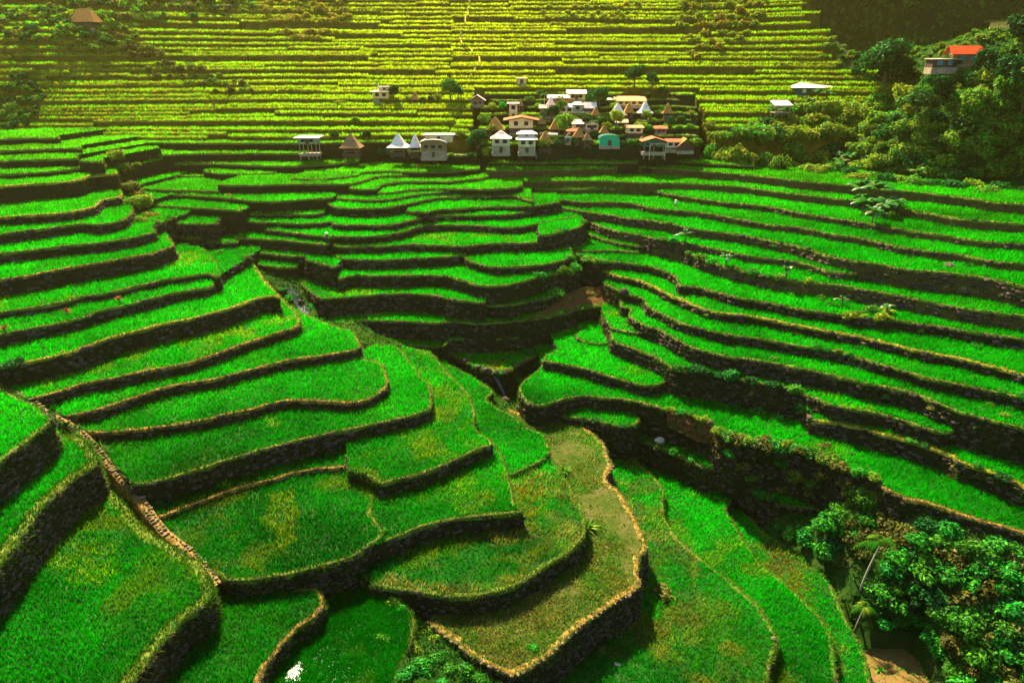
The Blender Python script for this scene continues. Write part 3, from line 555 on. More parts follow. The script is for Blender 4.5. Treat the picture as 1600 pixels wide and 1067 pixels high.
def build_terrace(n, t):
    rnd = np.random.default_rng(1000+n); z = t.z; lip = t.lip
    cxm, cym = lip[len(lip)//2]
    root = empty('rice_terrace', (cxm, cym, z+CZ))
    off = np.array([cxm, cym, z])
    if t.far:
        zone = ('shaded rows of the upper left slope' if t.um < 330 and t.v < 150 else 'low rows left of the village' if t.um < 760 and t.v > 120 else 'sunlit rows left of the golden footpath' if t.um < 735 else 'low rows right of the village' if t.v > 120 else 'sunlit rows right of the golden footpath')
        props(root, 'thin rice terrace strip among the '+zone, 'rice terrace', zone)
    else: props(root, t.label, 'rice terrace')
    # field
    P3 = [Vector((p[0]-cxm, p[1]-cym, 0)) for p in t.poly]
    tris = tessellate_polygon([P3]); A3 = np.array(tris, np.int32)
    if len(A3):
        q = t.poly[A3]; ar = (q[:, 1, 0]-q[:, 0, 0])*(q[:, 2, 1]-q[:, 0, 1])-(q[:, 2, 0]-q[:, 0, 0])*(q[:, 1, 1]-q[:, 0, 1])
        A3[ar < 0] = A3[ar < 0][:, ::-1]
        link('field', arr_mesh('field', np.hstack([t.poly-[cxm, cym], np.zeros((len(t.poly), 1))]), [A3], M[FIELD[t.style]]), root)
    # wall along the outline, where the ground outside lies lower
    def dens_outline():
        B = np.vstack([t.lip[-1:], t.back, t.lip[:1]]); o = []
        for a, b in zip(B[:-1], B[1:]):
            k = max(1, int(np.linalg.norm(b-a)/2.0)); o += [a+(b-a)*s/k for s in range(1, k+1)]
        return np.array(o[:-1]) if len(o) > 1 else np.zeros((0, 2))
    O = np.vstack([t.lip, dens_outline()]); nL = len(t.lip); m = len(O)
    tg = np.roll(O, -1, 0)-np.roll(O, 1, 0); tg /= np.maximum(np.linalg.norm(tg, axis=1)[:, None], 1e-6)
    nrm = np.stack([tg[:, 1], -tg[:, 0]], 1)*t.sgn
    foot = np.minimum(top_z(O[:, 0]+nrm[:, 0]*.55, O[:, 1]+nrm[:, 1]*.55), top_z(O[:, 0]+nrm[:, 0]*1.1, O[:, 1]+nrm[:, 1]*1.1))
    foot2 = top_z(O[:, 0]+nrm[:, 0]*.45, O[:, 1]+nrm[:, 1]*.45)
    dep = np.clip(z-foot, 0, 7); ex = dep > .12
    if not t.far: ex &= (np.arange(m) < nL) | (dep > .3)
    dist = np.hypot(O[:, 0], O[:, 1])
    ks = 2 if t.far else (6 if t.d < 75 else 4); depth = dep+.45
    lv = np.linspace(0, 1, ks)
    Vw = np.zeros((m, ks, 3))
    bat = .10 if not t.far else .15
    for k, f in enumerate(lv):
        jit = (fbm(O[:, 0]*1.3+k*3.1, O[:, 1]*1.3+f*depth*1.2, 1.6, 61)-.5)*.34*(0 if k == 0 else 1)
        out = bat*f*depth+jit-.02
        Vw[:, k, 0] = O[:, 0]+nrm[:, 0]*out-cxm; Vw[:, k, 1] = O[:, 1]+nrm[:, 1]*out-cym; Vw[:, k, 2] = -f*depth+.01
    a = np.arange(m); b = (a+1) % m; fl = []
    for k in range(ks-1): fl.append(np.stack([a*ks+k, a*ks+k+1, b*ks+k+1, b*ks+k], 1) if t.sgn > 0 else np.stack([b*ks+k, b*ks+k+1, a*ks+k+1, a*ks+k], 1))
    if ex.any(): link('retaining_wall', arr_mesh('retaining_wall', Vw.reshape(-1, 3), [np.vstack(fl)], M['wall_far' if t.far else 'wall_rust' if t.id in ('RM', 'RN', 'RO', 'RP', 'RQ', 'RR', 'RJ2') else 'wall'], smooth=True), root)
    # bund on the lip
    bw = {'grass': .36, 'gold': .45, 'brown': .42, 'wide': 1.1, 'fargold': .3}[t.bund]
    if t.k.get('rim'): bw = .62
    if t.d > 100 and not t.far: bw *= .9
    L = t.lip; nl = nrm[:nL]
    prof = [(-.10, -.30), (-.04, .04), (.3, .11), (.7, .09), (1.0, -.04)]
    if t.far: prof = [(-.1, -.2), (.2, .10), (1.0, -.03)]
    bwp = bw*(.45+1.1*fbm(L[:, 0], L[:, 1], 2.6, 77)) if not t.k.get('rim') else bw*(.75+.5*fbm(L[:, 0], L[:, 1], 2.6, 77)); hvar = .1+.95*fbm(L[:, 0]+9, L[:, 1], 3.1, 79)
    Vb = np.zeros((nL, len(prof), 3))
    for k, (o, hh) in enumerate(prof):
        jit = (fbm(L[:, 0]+k*7, L[:, 1], .9, 71)-.5)
        o_ = (o*bwp if o > 0 else o)+jit*.30*(o < .9)*(1 if not t.k.get('rim') else .4); hz = (hh*hvar if hh > 0 else hh)+jit*.26+(fbm(L[:, 0]+k*3, L[:, 1], .45, 73)-.5)*.16
        Vb[:, k, 0] = L[:, 0]-nl[:, 0]*o_-cxm; Vb[:, k, 1] = L[:, 1]-nl[:, 1]*o_-cym; Vb[:, k, 2] = hz
    kp = len(prof); a = np.arange(nL-1); fb = []
    for k in range(kp-1):
        q = np.stack([a*kp+k, (a+1)*kp+k, (a+1)*kp+k+1, a*kp+k+1], 1); fb.append(q if t.sgn > 0 else q[:, ::-1])
    bm = {'grass': 'bund_grass', 'gold': 'bund_gold', 'brown': 'bund_brown', 'wide': 'bund_grass', 'fargold': 'bund_gold'}[t.bund]
    if t.k.get('rim'): bm = 'bund_brown'
    link('bund', arr_mesh('bund', Vb.reshape(-1, 3), [np.vstack(fb)], M[bm], smooth=True), root)
    # rice: a real leaf for every place this terrace is open to the sky
    c0 = max(0, int((t.poly[:, 0].min()-GX0)/GR)); c1 = min(NX, int((t.poly[:, 0].max()-GX0)/GR)+2)
    r0 = max(0, int((t.poly[:, 1].min()-GY0)/GR)); r1 = min(NY, int((t.poly[:, 1].max()-GY0)/GR)+2)
    if c1 > c0 and r1 > r0:
        rr, cc = np.where(OWN[r0:r1, c0:c1] == n); x = GX0+(cc+c0+.5)*GR; y = GY0+(rr+r0+.5)*GR
        d = np.hypot(x, y); den = np.clip(80*(55/d)**1.55, 16 if t.far else 12, 120)*DENS[t.style]
        den = den*np.clip(1.25-2.6*np.clip(fbm(x, y, 3.4, 85)-.6, 0, 1)*(t.style in ('rice2', 'patchy')), .15, 1.2)
        if t.style == 'sparse': den = den*np.clip(((x-GLX)**2/.5+(y-GLY)**2/.9)*.8, .12, 1.5)
        if t.style == 'straw': den = den*np.clip((fbm(x, y, 5, 81)-.32)*5, .12, 1)
        cnt = rnd.poisson(den*GR*GR); x = np.repeat(x, cnt); y = np.repeat(y, cnt)
        x = x+rnd.uniform(-.5, .5, len(x))*GR; y = y+rnd.uniform(-.5, .5, len(y))*GR
        if len(x):
            # keep clear of the bund
            st_ = max(1, nL//260); LL = t.lip[::st_]; keep = np.ones(len(x), bool)
            for s in range(0, len(x), 20000):
                dx = x[s:s+20000, None]-LL[None, :, 0]; dy = y[s:s+20000, None]-LL[None, :, 1]
                keep[s:s+20000] = (dx*dx+dy*dy).min(1) > (bw*.72)**2
            x, y = x[keep], y[keep]
            Pw = np.stack([x, y, np.full(len(x), z)], 1); iv = in_view(Pw); x, y, Pw = x[iv], y[iv], Pw[iv]
        if len(x):
            d = np.hypot(x, y); hh = .62 if t.far else {'yard': .2, 'weeds': .35, 'mud': .2, 'straw': .32, 'sparse': .42}.get(t.style, .44)
            h = hh*rnd.uniform(.6, 1.3, len(x))*(.55+.9*fbm(x, y, 1.6, 91)); w = np.clip(d/683*.85, .03, .28)*rnd.uniform(.8, 1.6, len(x))
            ln = rnd.normal(0, .16, (len(x), 2))+np.array([.06, -.05])
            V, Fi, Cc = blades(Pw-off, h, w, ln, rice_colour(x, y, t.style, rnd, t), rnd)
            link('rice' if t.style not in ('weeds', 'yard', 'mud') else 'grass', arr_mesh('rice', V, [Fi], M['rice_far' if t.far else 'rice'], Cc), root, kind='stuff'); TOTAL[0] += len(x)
    # grass of the bund and of the wall face
    PB, HB, WB, LB, CBc = [], [], [], [], []
    seglen = np.linalg.norm(np.diff(t.lip, axis=0), axis=1)
    perm = {'grass': 1, 'gold': 1.3, 'brown': .8, 'wide': 3.6, 'fargold': 2.2}[t.bund]*(np.clip(26*(55/dist[:nL-1])**1.3, 4, 40))
    cnt = rnd.poisson(np.clip(perm*seglen, 0, 200)); k = np.repeat(np.arange(nL-1), cnt)
    if len(k):
        f = rnd.random(len(k)); p = t.lip[k]*(1-f)[:, None]+t.lip[k+1]*f[:, None]; nn = nl[k]
        o = rnd.uniform(-.12, bw*.85, len(k)); p = p-nn*o[:, None]
        PB.append(np.stack([p[:, 0], p[:, 1], np.full(len(k), z+.05)], 1)); HB.append(rnd.uniform(.12, .34, len(k))*(1.7 if t.far else 1))
        WB.append(np.clip(dist[k]/683*1.0, .03, .28)*rnd.uniform(.8, 1.5, len(k)))
        out = np.clip(.5-o/bw, 0, 1); LB.append(nn*(out*rnd.uniform(.05, .35, len(k)))[:, None]+rnd.normal(0, .08, (len(k), 2)))
        pal = {'grass': (np.array([.035, .10, .008]), np.array([.13, .15, .015])), 'gold': (np.array([.20, .19, .015]), np.array([.36, .27, .05])), 'brown': (np.array([.05, .10, .008]), np.array([.26, .17, .03])),
               'wide': (np.array([.012, .075, .002]), np.array([.085, .14, .004])), 'fargold': (np.array([.20, .26, .003]), np.array([.34, .30, .01]))}[t.bund]  # far lips: sunlit gold put into the grass colour
        if t.k.get('rim'): pal = (np.array([.03, .15, .004]), np.array([.26, .20, .03]))
        mx = np.clip(fbm(p[:, 0], p[:, 1], 4, 95)*1.8-.4+rnd.normal(0, .2, len(k)), 0, 1)
        CBc.append(mixc(pal[0], pal[1], mx)*rnd.uniform(.7, 1.3, len(k))[:, None])
    wet = {'straw': .35}.get(t.style, 1.0)
    alen = np.linalg.norm(np.roll(O, -1, 0)-O, axis=1); area = alen*dep*ex
    dn = np.clip(30*(55/dist)**1.5, 2.2, 40)*np.clip((fbm(O[:, 0], O[:, 1], 6, 101)-.33)*3.2, .12, 1.3)*(.7 if t.far else 1.5)*wet
    cnt = rnd.poisson(np.clip(area*dn, 0, 400)); k = np.repeat(np.arange(m), cnt)
    if len(k):
        f = rnd.random(len(k)); p = O[k]*(1-f)[:, None]+O[(k+1) % m]*f[:, None]; nn = nrm[k]
        hgt = rnd.random(len(k))**1.5; o = bat*hgt*depth[k]+.03; p = p+nn*o[:, None]
        PB.append(np.stack([p[:, 0], p[:, 1], z-hgt*dep[k]], 1)); HB.append(rnd.uniform(-.12, .22, len(k)))
        WB.append(np.clip(dist[k]/683*1.1, .04, .28)*rnd.uniform(.8, 1.6, len(k))); LB.append(nn*(rnd.uniform(.10, .34, len(k))*(1.6 if t.far else 1))[:, None]+rnd.normal(0, .12, (len(k), 2)))
        c1_, c2_ = (np.array([.05, .08, .003]), np.array([.16, .15, .008])) if t.far else (np.array([.007, .045, .002]), np.array([.05, .12, .004]))  # far wall grass yellowed to carry the painted glow too
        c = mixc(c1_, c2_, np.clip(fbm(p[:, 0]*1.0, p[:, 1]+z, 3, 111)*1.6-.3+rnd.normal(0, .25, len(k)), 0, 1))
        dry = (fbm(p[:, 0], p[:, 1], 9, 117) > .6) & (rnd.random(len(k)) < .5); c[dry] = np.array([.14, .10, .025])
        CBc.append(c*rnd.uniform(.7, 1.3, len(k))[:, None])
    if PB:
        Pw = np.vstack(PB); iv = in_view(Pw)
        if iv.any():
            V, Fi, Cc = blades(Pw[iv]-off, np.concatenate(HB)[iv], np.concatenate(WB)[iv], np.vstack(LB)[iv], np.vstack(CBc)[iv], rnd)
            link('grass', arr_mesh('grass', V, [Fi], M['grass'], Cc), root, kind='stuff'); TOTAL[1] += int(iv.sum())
    # the stones of the wall face, laid in rough courses
    if not t.far and t.d < 135:
        s0 = .20 if t.d < 65 else (.27 if t.d < 95 else .34)
        rate = area*(1/(s0*s0*4.6))*np.clip((fbm(O[:, 0]+40, O[:, 1], 8, 121)-.22)*3.0, .25, 1)
        cnt = rnd.poisson(np.clip(rate, 0, 300)); k = np.repeat(np.arange(m), cnt)
        if len(k):
            f = rnd.random(len(k)); hgt = rnd.random(len(k)); hgt = (np.floor(hgt*dep[k]/(s0*1.5))+.5+rnd.uniform(-.2, .2, len(k)))*(s0*1.5)
            ok = hgt < dep[k]+.1; k, f, hgt = k[ok], f[ok], hgt[ok]
            p = O[k]*(1-f)[:, None]+O[(k+1) % m]*f[:, None]; nn = nrm[k]; tt = tg[k]
            o = bat*hgt+.0; cen3 = np.stack([p[:, 0]+nn[:, 0]*o, p[:, 1]+nn[:, 1]*o, z-hgt], 1); iv = in_view(cen3); cen3, nn, tt = cen3[iv], nn[iv], tt[iv]; q = len(cen3)
            if q:
                s = s0*rnd.uniform(.6, 1.35, q); sx, sz, sy = s*rnd.uniform(.8, 1.5, q), s*rnd.uniform(.5, .85, q), s*rnd.uniform(.45, .8, q)
                J = CB[None]*rnd.uniform(.6, 1.05, (q, 8, 3))
                V = cen3[:, None, :]+np.concatenate([tt*sx[:, None], np.zeros((q, 1))], 1)[:, None]*J[..., 0:1]+np.concatenate([nn*sy[:, None], np.zeros((q, 1))], 1)[:, None]*J[..., 1:2]
                V[..., 2] += sz[:, None]*J[..., 2]
                Fq = (CF[None]+8*np.arange(q)[:, None, None]).reshape(-1, 4)
                link('wall_stones', arr_mesh('wall_stones', V.reshape(-1, 3)-off, [Fq], M['stone']), root, kind='stuff')
    t.root = root; t.nrm = nl; t.bw = bw
for n, t in enumerate(TER): build_terrace(n, t)
print('blades', TOTAL, 'terraces', len(TER))
# ------------------------------------------------------------------ plants
def leaf_cloud(rnd, N, lobes, size, pal, up=.5, aspect=.5):
    """N folded leaves spread through overlapping lobes; lobes (cx,cy,cz,rx,ry,rz)"""
    lb = np.array(lobes, float); vol = lb[:, 3]*lb[:, 4]*lb[:, 5]; pick = rnd.choice(len(lb), N, p=vol/vol.sum())
    d = rnd.normal(0, 1, (N, 3)); d /= np.linalg.norm(d, axis=1)[:, None]; r = rnd.random(N)**.38
    r = np.clip(r*(1+rnd.normal(0, .09, N)), 0, 1.2)
    P = lb[pick, :3]+d*r[:, None]*lb[pick, 3:6]
    n = d+rnd.normal(0, .55, (N, 3)); n[:, 2] += up; n /= np.linalg.norm(n, axis=1)[:, None]
    a = np.cross(n, rnd.normal(0, 1, (N, 3))); a /= np.linalg.norm(a, axis=1)[:, None]; b = np.cross(n, a)
    s = size*rnd.uniform(.55, 1.5, N)
    tip = P+a*s[:, None]-n*(s*.25)[:, None]; base = P-a*s[:, None]*.8
    l = P+b*(s*aspect)[:, None]+n*(s*.12)[:, None]; q = P-b*(s*aspect)[:, None]+n*(s*.12)[:, None]
    V = np.stack([base, l, tip, q], 1).reshape(-1, 3); k = np.arange(N)*4
    Fq = np.vstack([np.stack([k, k+2, k+1], 1), np.stack([k, k+3, k+2], 1)])
    c = np.array(pal)[rnd.integers(0, len(pal), N)]*rnd.uniform(.6, 1.4, N)[:, None]
    return V, Fq, np.repeat(c, 4, 0)
def rand_lobes(rnd, n, flat=.8):
    L = [(0, 0, .45, .62, .62, .5)]
    for k in range(n):
        a = rnd.uniform(0, 6.28); r = rnd.uniform(.3, .75); L.append((math.cos(a)*r, math.sin(a)*r, rnd.uniform(.2, .85)*flat, rnd.uniform(.25, .5), rnd.uniform(.25, .5), rnd.uniform(.22, .42)))
    return L
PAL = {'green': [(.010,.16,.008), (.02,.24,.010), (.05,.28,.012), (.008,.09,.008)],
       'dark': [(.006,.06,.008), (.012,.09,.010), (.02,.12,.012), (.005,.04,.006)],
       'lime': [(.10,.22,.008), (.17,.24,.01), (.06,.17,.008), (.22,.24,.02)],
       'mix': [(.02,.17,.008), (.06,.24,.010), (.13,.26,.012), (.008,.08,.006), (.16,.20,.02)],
       'gold': [(.26,.22,.012), (.18,.20,.01), (.10,.16,.01)],  # yellow sunlight put into the leaf colour
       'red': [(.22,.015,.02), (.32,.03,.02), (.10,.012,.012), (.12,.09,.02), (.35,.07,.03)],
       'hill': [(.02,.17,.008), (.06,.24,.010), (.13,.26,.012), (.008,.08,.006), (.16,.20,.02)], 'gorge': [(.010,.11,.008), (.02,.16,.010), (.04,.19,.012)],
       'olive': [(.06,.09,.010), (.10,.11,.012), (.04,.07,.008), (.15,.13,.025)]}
SHRUB = {}
for kind, pal, N, sz in [('hill', 'mix', 950, .115), ('gorge', 'green', 1000, .11), ('dark', 'dark', 900, .115), ('lime', 'lime', 800, .12), ('gold', 'gold', 380, .16), ('olive', 'olive', 500, .13)]:
    SHRUB[kind] = []
    for v in range(4):
        rn = np.random.default_rng(hash((len(kind), N, v)) % 9999+len(pal)*7)
        V, Fq, c = leaf_cloud(rn, N, rand_lobes(rn, 7), sz, PAL[pal])
        SHRUB[kind].append(arr_mesh('shrub', V, [Fq], M['leaf'], c))
NSH = [0]
def shrub(kind, P, s, label, group, sz=1.0, name='shrub', cat='shrub'):
    NSH[0] += 1
    o = link(name, random.choice(SHRUB[kind]), None, P-Vector((0, 0, s*.25)), label=label, cat=cat, group=group)
    o.rotation_euler = (0, 0, random.uniform(0, 6.28)); o.scale = (s*random.uniform(.85, 1.2), s*random.uniform(.85, 1.2), s*sz*random.uniform(.85, 1.15)); return o
def inside(u, v, poly):
    c = False; n = len(poly)
    for i in range(n):
        (x1, y1), (x2, y2) = poly[i], poly[(i+1) % n]
        if (y1 > v) != (y2 > v) and u < x1+(v-y1)*(x2-x1)/(y2-y1): c = not c
    return c
def scatter_px(poly, dmin, nmax, tries=9000):
    us = [p[0] for p in poly]; vs = [p[1] for p in poly]; out = []
    for _ in range(tries):
        u, v = random.uniform(min(us), max(us)), random.uniform(min(vs), max(vs))
        if not inside(u, v, poly): continue
        if all((u-a)**2+(v-b)**2 > dmin*dmin for a, b in out): out.append((u, v))
        if len(out) >= nmax: break
    return out
# wooded hill
HILL = [(1140,240),(1168,210),(1205,178),(1240,158),(1300,152),(1345,168),(1400,140),(1450,112),(1500,112),(1565,98),(1600,60),(1655,50),(1655,312),(1560,306),(1500,298),(1420,290),(1330,280),(1240,268),(1165,255)]
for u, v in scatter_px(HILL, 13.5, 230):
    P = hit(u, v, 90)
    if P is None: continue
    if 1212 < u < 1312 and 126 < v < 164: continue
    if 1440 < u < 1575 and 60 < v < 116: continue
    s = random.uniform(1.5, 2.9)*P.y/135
    lit = random.random() < (.9 if u < 1300 else .45)  # sunlit look put into the leaf colour, mostly on the left
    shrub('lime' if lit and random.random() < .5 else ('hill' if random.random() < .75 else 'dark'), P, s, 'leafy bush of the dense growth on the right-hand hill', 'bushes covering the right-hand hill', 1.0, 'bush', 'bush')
GORGE = [(1225,838),(1300,822),(1340,790),(1385,775),(1440,795),(1500,815),(1560,830),(1640,850),(1640,1090),(1500,1075),(1462,1020),(1420,985),(1345,985),(1320,930),(1300,890)]
for u, v in scatter_px(GORGE, 21, 118):
    if 1312 < u < 1375 and 875 < v < 1010: continue
    if v < 812+(u-1440)*.22+14 and u > 1380: continue
    P = hit(u, v, 30)
    if P is None: continue
    s = random.uniform(1.1, 2.0)
    shrub(random.choice(['gorge', 'gorge', 'gorge', 'dark', 'olive']), P, s, 'leafy shrub crowding the deep gorge at the lower right', 'shrubs crowding the lower right gorge')
def clump(pts, kind, smin, smax, label, group, y0=25, sz=.9, name='shrub', face=False):
    for u, v in pts:
        P = hit(u, v, y0, face=face)
        if P is not None: shrub(kind if isinstance(kind, str) else random.choice(kind), P, random.uniform(smin, smax), label, group, sz, name, name)
clump([(1060,605),(1085,612),(1100,598),(1118,620),(1140,612),(1150,635),(1172,622),(1185,648),(1205,628),(1215,655),(1238,640),(1255,660),(1270,645)], ['gorge', 'dark'], .9, 1.6, 'big-leaved shrub on the steep bank under the yellow-flecked terrace', 'shrubs on the bank of the right slope')
clump([(845,452),(862,458),(880,448),(898,452),(915,440),(930,436),(905,465),(870,470),(940,448)], ['gorge', 'hill'], 1.0, 1.7, 'leafy bush above the bare red earth', 'bushes above the bare red earth')
clump([(600,1000),(650,975),(675,1000),(650,1020),(680,1035),(700,1050),(655,1050),(725,1060),(630,1060),(690,1070),(745,1065),(630,955),(620,945),(668,985)], ['gorge', 'gorge', 'lime'], .55, 1.15, 'bright green bush in the hollow beside the straw-brown paddy', 'bushes in the hollow at the bottom edge')
clump([(190,262),(200,268),(210,258),(192,282),(205,296),(215,306),(222,322),(212,330),(236,340),(222,348),(180,255),(198,300)], ['gold', 'lime', 'olive'], 1.0, 2.1, 'golden lit bush in the ravine beside the left spur', 'bushes in the left ravine')
clump([(275,372),(290,385),(330,388),(345,398),(355,385),(385,408),(440,455),(452,468),(490,480),(505,500),(520,512),(250,365),(262,352)], ['olive', 'gorge'], .6, 1.2, 'low bush along the dark stream cut', 'bushes along the stream cut')
clump([(872,378),(885,392),(890,412),(905,425),(880,370),(912,362)], ['gorge', 'hill'], .8, 1.3, 'bush in the gully between fan and right slope', 'bushes in the upper gully')
clump([(1035,392),(1050,402),(1075,405),(1095,415),(1110,428),(1150,432),(1175,442),(1200,448),(1215,455),(1240,462),(1262,455),(1285,470),(1300,478)], ['lime', 'gorge', 'hill'], .8, 1.4, 'leafy growth spilling over the right slope bank', 'growth on the middle bank of the right slope')
clump([(1325,505),(1340,492),(1360,488),(1378,502),(1350,510),(1385,490)], ['lime', 'hill'], .8, 1.4, 'bush of the rounded leafy hump on the right slope', 'bushes of the leafy hump')
clump([(1275,548),(1290,560),(1310,556),(1325,572),(1340,580)], ['lime', 'gorge'], .6, 1.1, 'vines hanging over the slumped terrace lip', 'vines over the slumped lip')
clump([(1545,635),(1560,625),(1580,640),(1595,630),(1570,650)], ['gorge', 'lime'], .7, 1.1, 'leafy bush on the wall at the right edge', 'bushes on the right edge wall')
clump([(1290,700),(1330,712),(1375,708),(1405,718),(1420,700),(1460,735),(1520,760),(1560,772),(1440,715)], ['gorge', 'dark', 'olive'], .5, .95, 'weedy bush on the wall under the gold-edged terrace', 'weedy bushes on the gold-edged wall')
clump([(1045,690),(1070,692),(1095,705),(1060,675),(1085,685)], ['lime', 'gorge'], .6, 1.0, 'creeping bush by the tan boulder', 'creeping bushes by the boulder')
clump([(1000,695),(1025,715),(1050,735),(1080,745),(1100,755),(1150,790),(1180,805),(1215,825),(1240,812),(1265,835),(1210,800),(1130,770)], ['gorge', 'dark'], .55, 1.0, 'bush under the weedy plot wall', 'bushes on the bank below the weedy plot')
clump([(930,668),(950,680),(970,690),(912,662),(985,678)], ['dark', 'gorge'], .5, .8, 'shrub on the bank beside the golden rim path', 'shrubs on the bank by the rim path')
clump([(1255,770),(1275,760),(1300,775),(1240,755),(1340,760),(1360,775)], ['gorge', 'olive', 'lime'], .7, 1.3, 'bush on the dark bank under the long right terrace', 'bushes under the long right terrace')
clump([(1130,232),(1150,242),(1105,240),(1165,225),(1120,222),(1185,235),(1200,245),(1190,222),(1175,245),(1205,228),(1215,250),(1230,240),(1180,212),(1196,210),(1150,225),(1160,250)], ['lime', 'gold', 'hill'], 1.4, 2.4, 'bright bush where the village meets the wooded hill', 'bushes at the village end')
for u, v, s, k, lb in [(1035,928,1.35,'olive','round olive bush against the tall stone wall corner'),(835,1015,.45,'gorge','small round bush inside the straw-brown paddy'),
                       (855,718,.5,'dark','low dark bush on the lip above the straw-brown paddy'),(20,578,1.3,'dark','dark leafy shrub on the wall at the left edge'),
                       (790,610,1.0,'olive','bush over the stream fork'),(808,600,.9,'gorge','bush at the tip of the kite-shaped terraces'),(600,832,.5,'gorge','pale-leaved weed clump where two walls meet'),(1215,748,1.1,'lime','bright bush on the earth corner under the long terrace')]:
    P = hit(u, v)
    if P is not None: shrub(k, P, s, lb, None)
clump([(1140,700),(1165,712),(1185,722),(1210,735),(1235,728),(1258,742),(1285,735),(1310,760),(1330,775),(1150,728),(1180,748),(1205,758),(1120,690),(1425,845),(1480,860),(1540,880),(1390,840),(1310,810),(1330,835)], ['gorge', 'gorge', 'hill', 'olive'], .9, 1.7, 'leafy bush on the overgrown bank under the long right terrace and its brown path', 'bushes on the overgrown bank below the brown path')
clump([(u+random.uniform(-8, 8), v+random.uniform(-6, 6)) for u, v in [(1135,705),(1160,722),(1190,740),(1215,722),(1240,735),(1265,750),(1290,742),(1315,752),(1340,768),(1362,775),(1175,745),(1225,760),(1255,772),(1305,785),(1335,790)]], ['gorge', 'hill', 'olive', 'lime'], .8, 1.5, 'leafy weeds growing out of the tall wall under the long right terrace', 'weeds on the tall right wall', 25, .9, 'weed', True)
clump([(u+random.uniform(-10, 10), v+random.uniform(-5, 5)) for u, v in [(1010,560),(1060,590),(1120,600),(1180,612),(1300,650),(1360,668),(1080,528),(1150,545),(1210,560),(1290,592),(1380,615),(1450,640),(1530,668),(1100,497),(1240,520),(1330,540),(1420,568),(1520,590),(1130,470),(1240,498),(1440,520),(1530,540),(1180,385),(1260,395),(1380,435),(1480,450),(1560,460),(1040,355),(1120,372),(1220,385),(1300,410),(1430,400),(1520,415),(1240,340),(1340,356),(1460,378),(1560,390),(1120,300),(1220,308),(1420,335),(1520,352)]], ['gorge', 'hill', 'olive', 'dark'], .35, .85, 'weedy tuft growing on a wall of the right slope', 'weedy tufts on the right slope walls', 25, .9, 'weed', True)
clump([(u+random.uniform(-10, 10), v+random.uniform(-4, 4)) for u, v in [(560,440),(620,470),(690,480),(740,510),(600,515),(660,520),(800,540),(850,530),(740,552),(560,395),(650,412),(780,436),(840,425),(560,358),(700,345),(800,345),(460,330),(440,302),(540,478),(700,560),(735,585),(760,600),(720,578),(840,565),(870,552),(825,580)]], ['gorge', 'olive', 'dark'], .35, .8, 'weedy tuft growing on a wall of the central fan', 'weedy tufts on the fan walls', 25, .9, 'weed', True)
# spiky fountain plants by the straw-brown paddy
def strap_plant(name, P, n, L, w, pal, label, cat, droop=.9, mat=None, stem=.0, group=None):
    rn = np.random.default_rng(int(P.x*13+P.y*7) % 9999+5); Vs, Fs, Cs = [], [], []; o = 0
    root = empty(name, P, label=label, cat=cat, group=group)
    for k in range(n):
        a = rn.uniform(0, 6.28); el = rn.uniform(.25, 1.35); l = L*rn.uniform(.7, 1.15); dirh = np.array([math.cos(a), math.sin(a), 0]); side = np.array([-math.sin(a), math.cos(a), 0])
        c = np.array(pal[rn.integers(0, len(pal))])*rn.uniform(.7, 1.3); V = []
        for s in range(5):
            t = s/4; r = l*math.cos(el)*t; zz = stem+l*(math.sin(el)*t-droop*.5*t*t); ww = w*(.55+.9*t-1.4*t*t)
            V += [dirh*r+np.array([0, 0, zz])-side*ww, dirh*r+np.array([0, 0, zz])+side*ww]
        V = np.array(V); q = np.arange(4)*2
        link('leaf', arr_mesh('leaf', V, [np.stack([q, q+1, q+3, q+2], 1)], mat or M['leaf'], np.tile(c, (10, 1))), root)
    if stem > .05:
        mb = MB(); mb.tube([(0, 0, -.3), (.02, 0, stem*.6), (0, .02, stem+.05)], [.09*max(1, stem/1.5), .08, .06]); mb.part('stem', M['stem'], root)
    return root
M['stem'] = plain('plant_stem', (.10, .08, .03), .8)
M['trunk'] = plain('tree_bark', (.09, .065, .04), .9, .4, 4)
M['palm_trunk'] = plain('palm_bark', (.28, .24, .16), .85, .3, 5)
strap_plant('fountain_plant', hit(880, 740), 60, 1.7, .11, PAL['green']+PAL['lime'], 'fountain of drooping strap leaves, upper one beside the straw-brown paddy', 'plant')
strap_plant('fountain_plant', hit(917, 828), 70, 1.9, .11, PAL['green']+PAL['lime'], 'fountain of strap leaves at the corner of the yellow-tinged terrace', 'plant')
strap_plant('fern_plant', hit(1025, 722), 26, .9, .08, PAL['lime'], 'yellow-green fern on the weedy bank', 'plant')
strap_plant('fern_plant', hit(1375, 1050), 22, .8, .09, PAL['green']+PAL['lime'], 'spiky plant beside the flooded brown paddy', 'plant')
for u, v, n, lb in [(187,474,26,'tall red-leaved shrub, right one on the thin left terrace'),(105,494,24,'bushy red and green shrub, middle one on the thin left terrace'),(10,528,34,'wide red shrub at the left edge'),(101,562,10,'small dark red sprig on the gold-lip wall')]:
    P = hit(u, v)
    if n > 20: strap_plant('red_shrub', P, n, .85 if n < 30 else 1.1, .10, PAL['red'], lb, 'shrub', .7, stem=.55)
    else: strap_plant('red_shrub', P, n, .5, .08, PAL['red'], lb, 'shrub', .7, stem=.2)
for u, v, lb in [(377,330,'red-leaved shrub at the tip of a fan-side terrace'),(357,308,'red shrub in the middle of the long stair-corner terrace')]:
    strap_plant('red_shrub', hit(u, v), 14, .8, .12, PAL['red'], lb, 'shrub', .6, stem=.3)
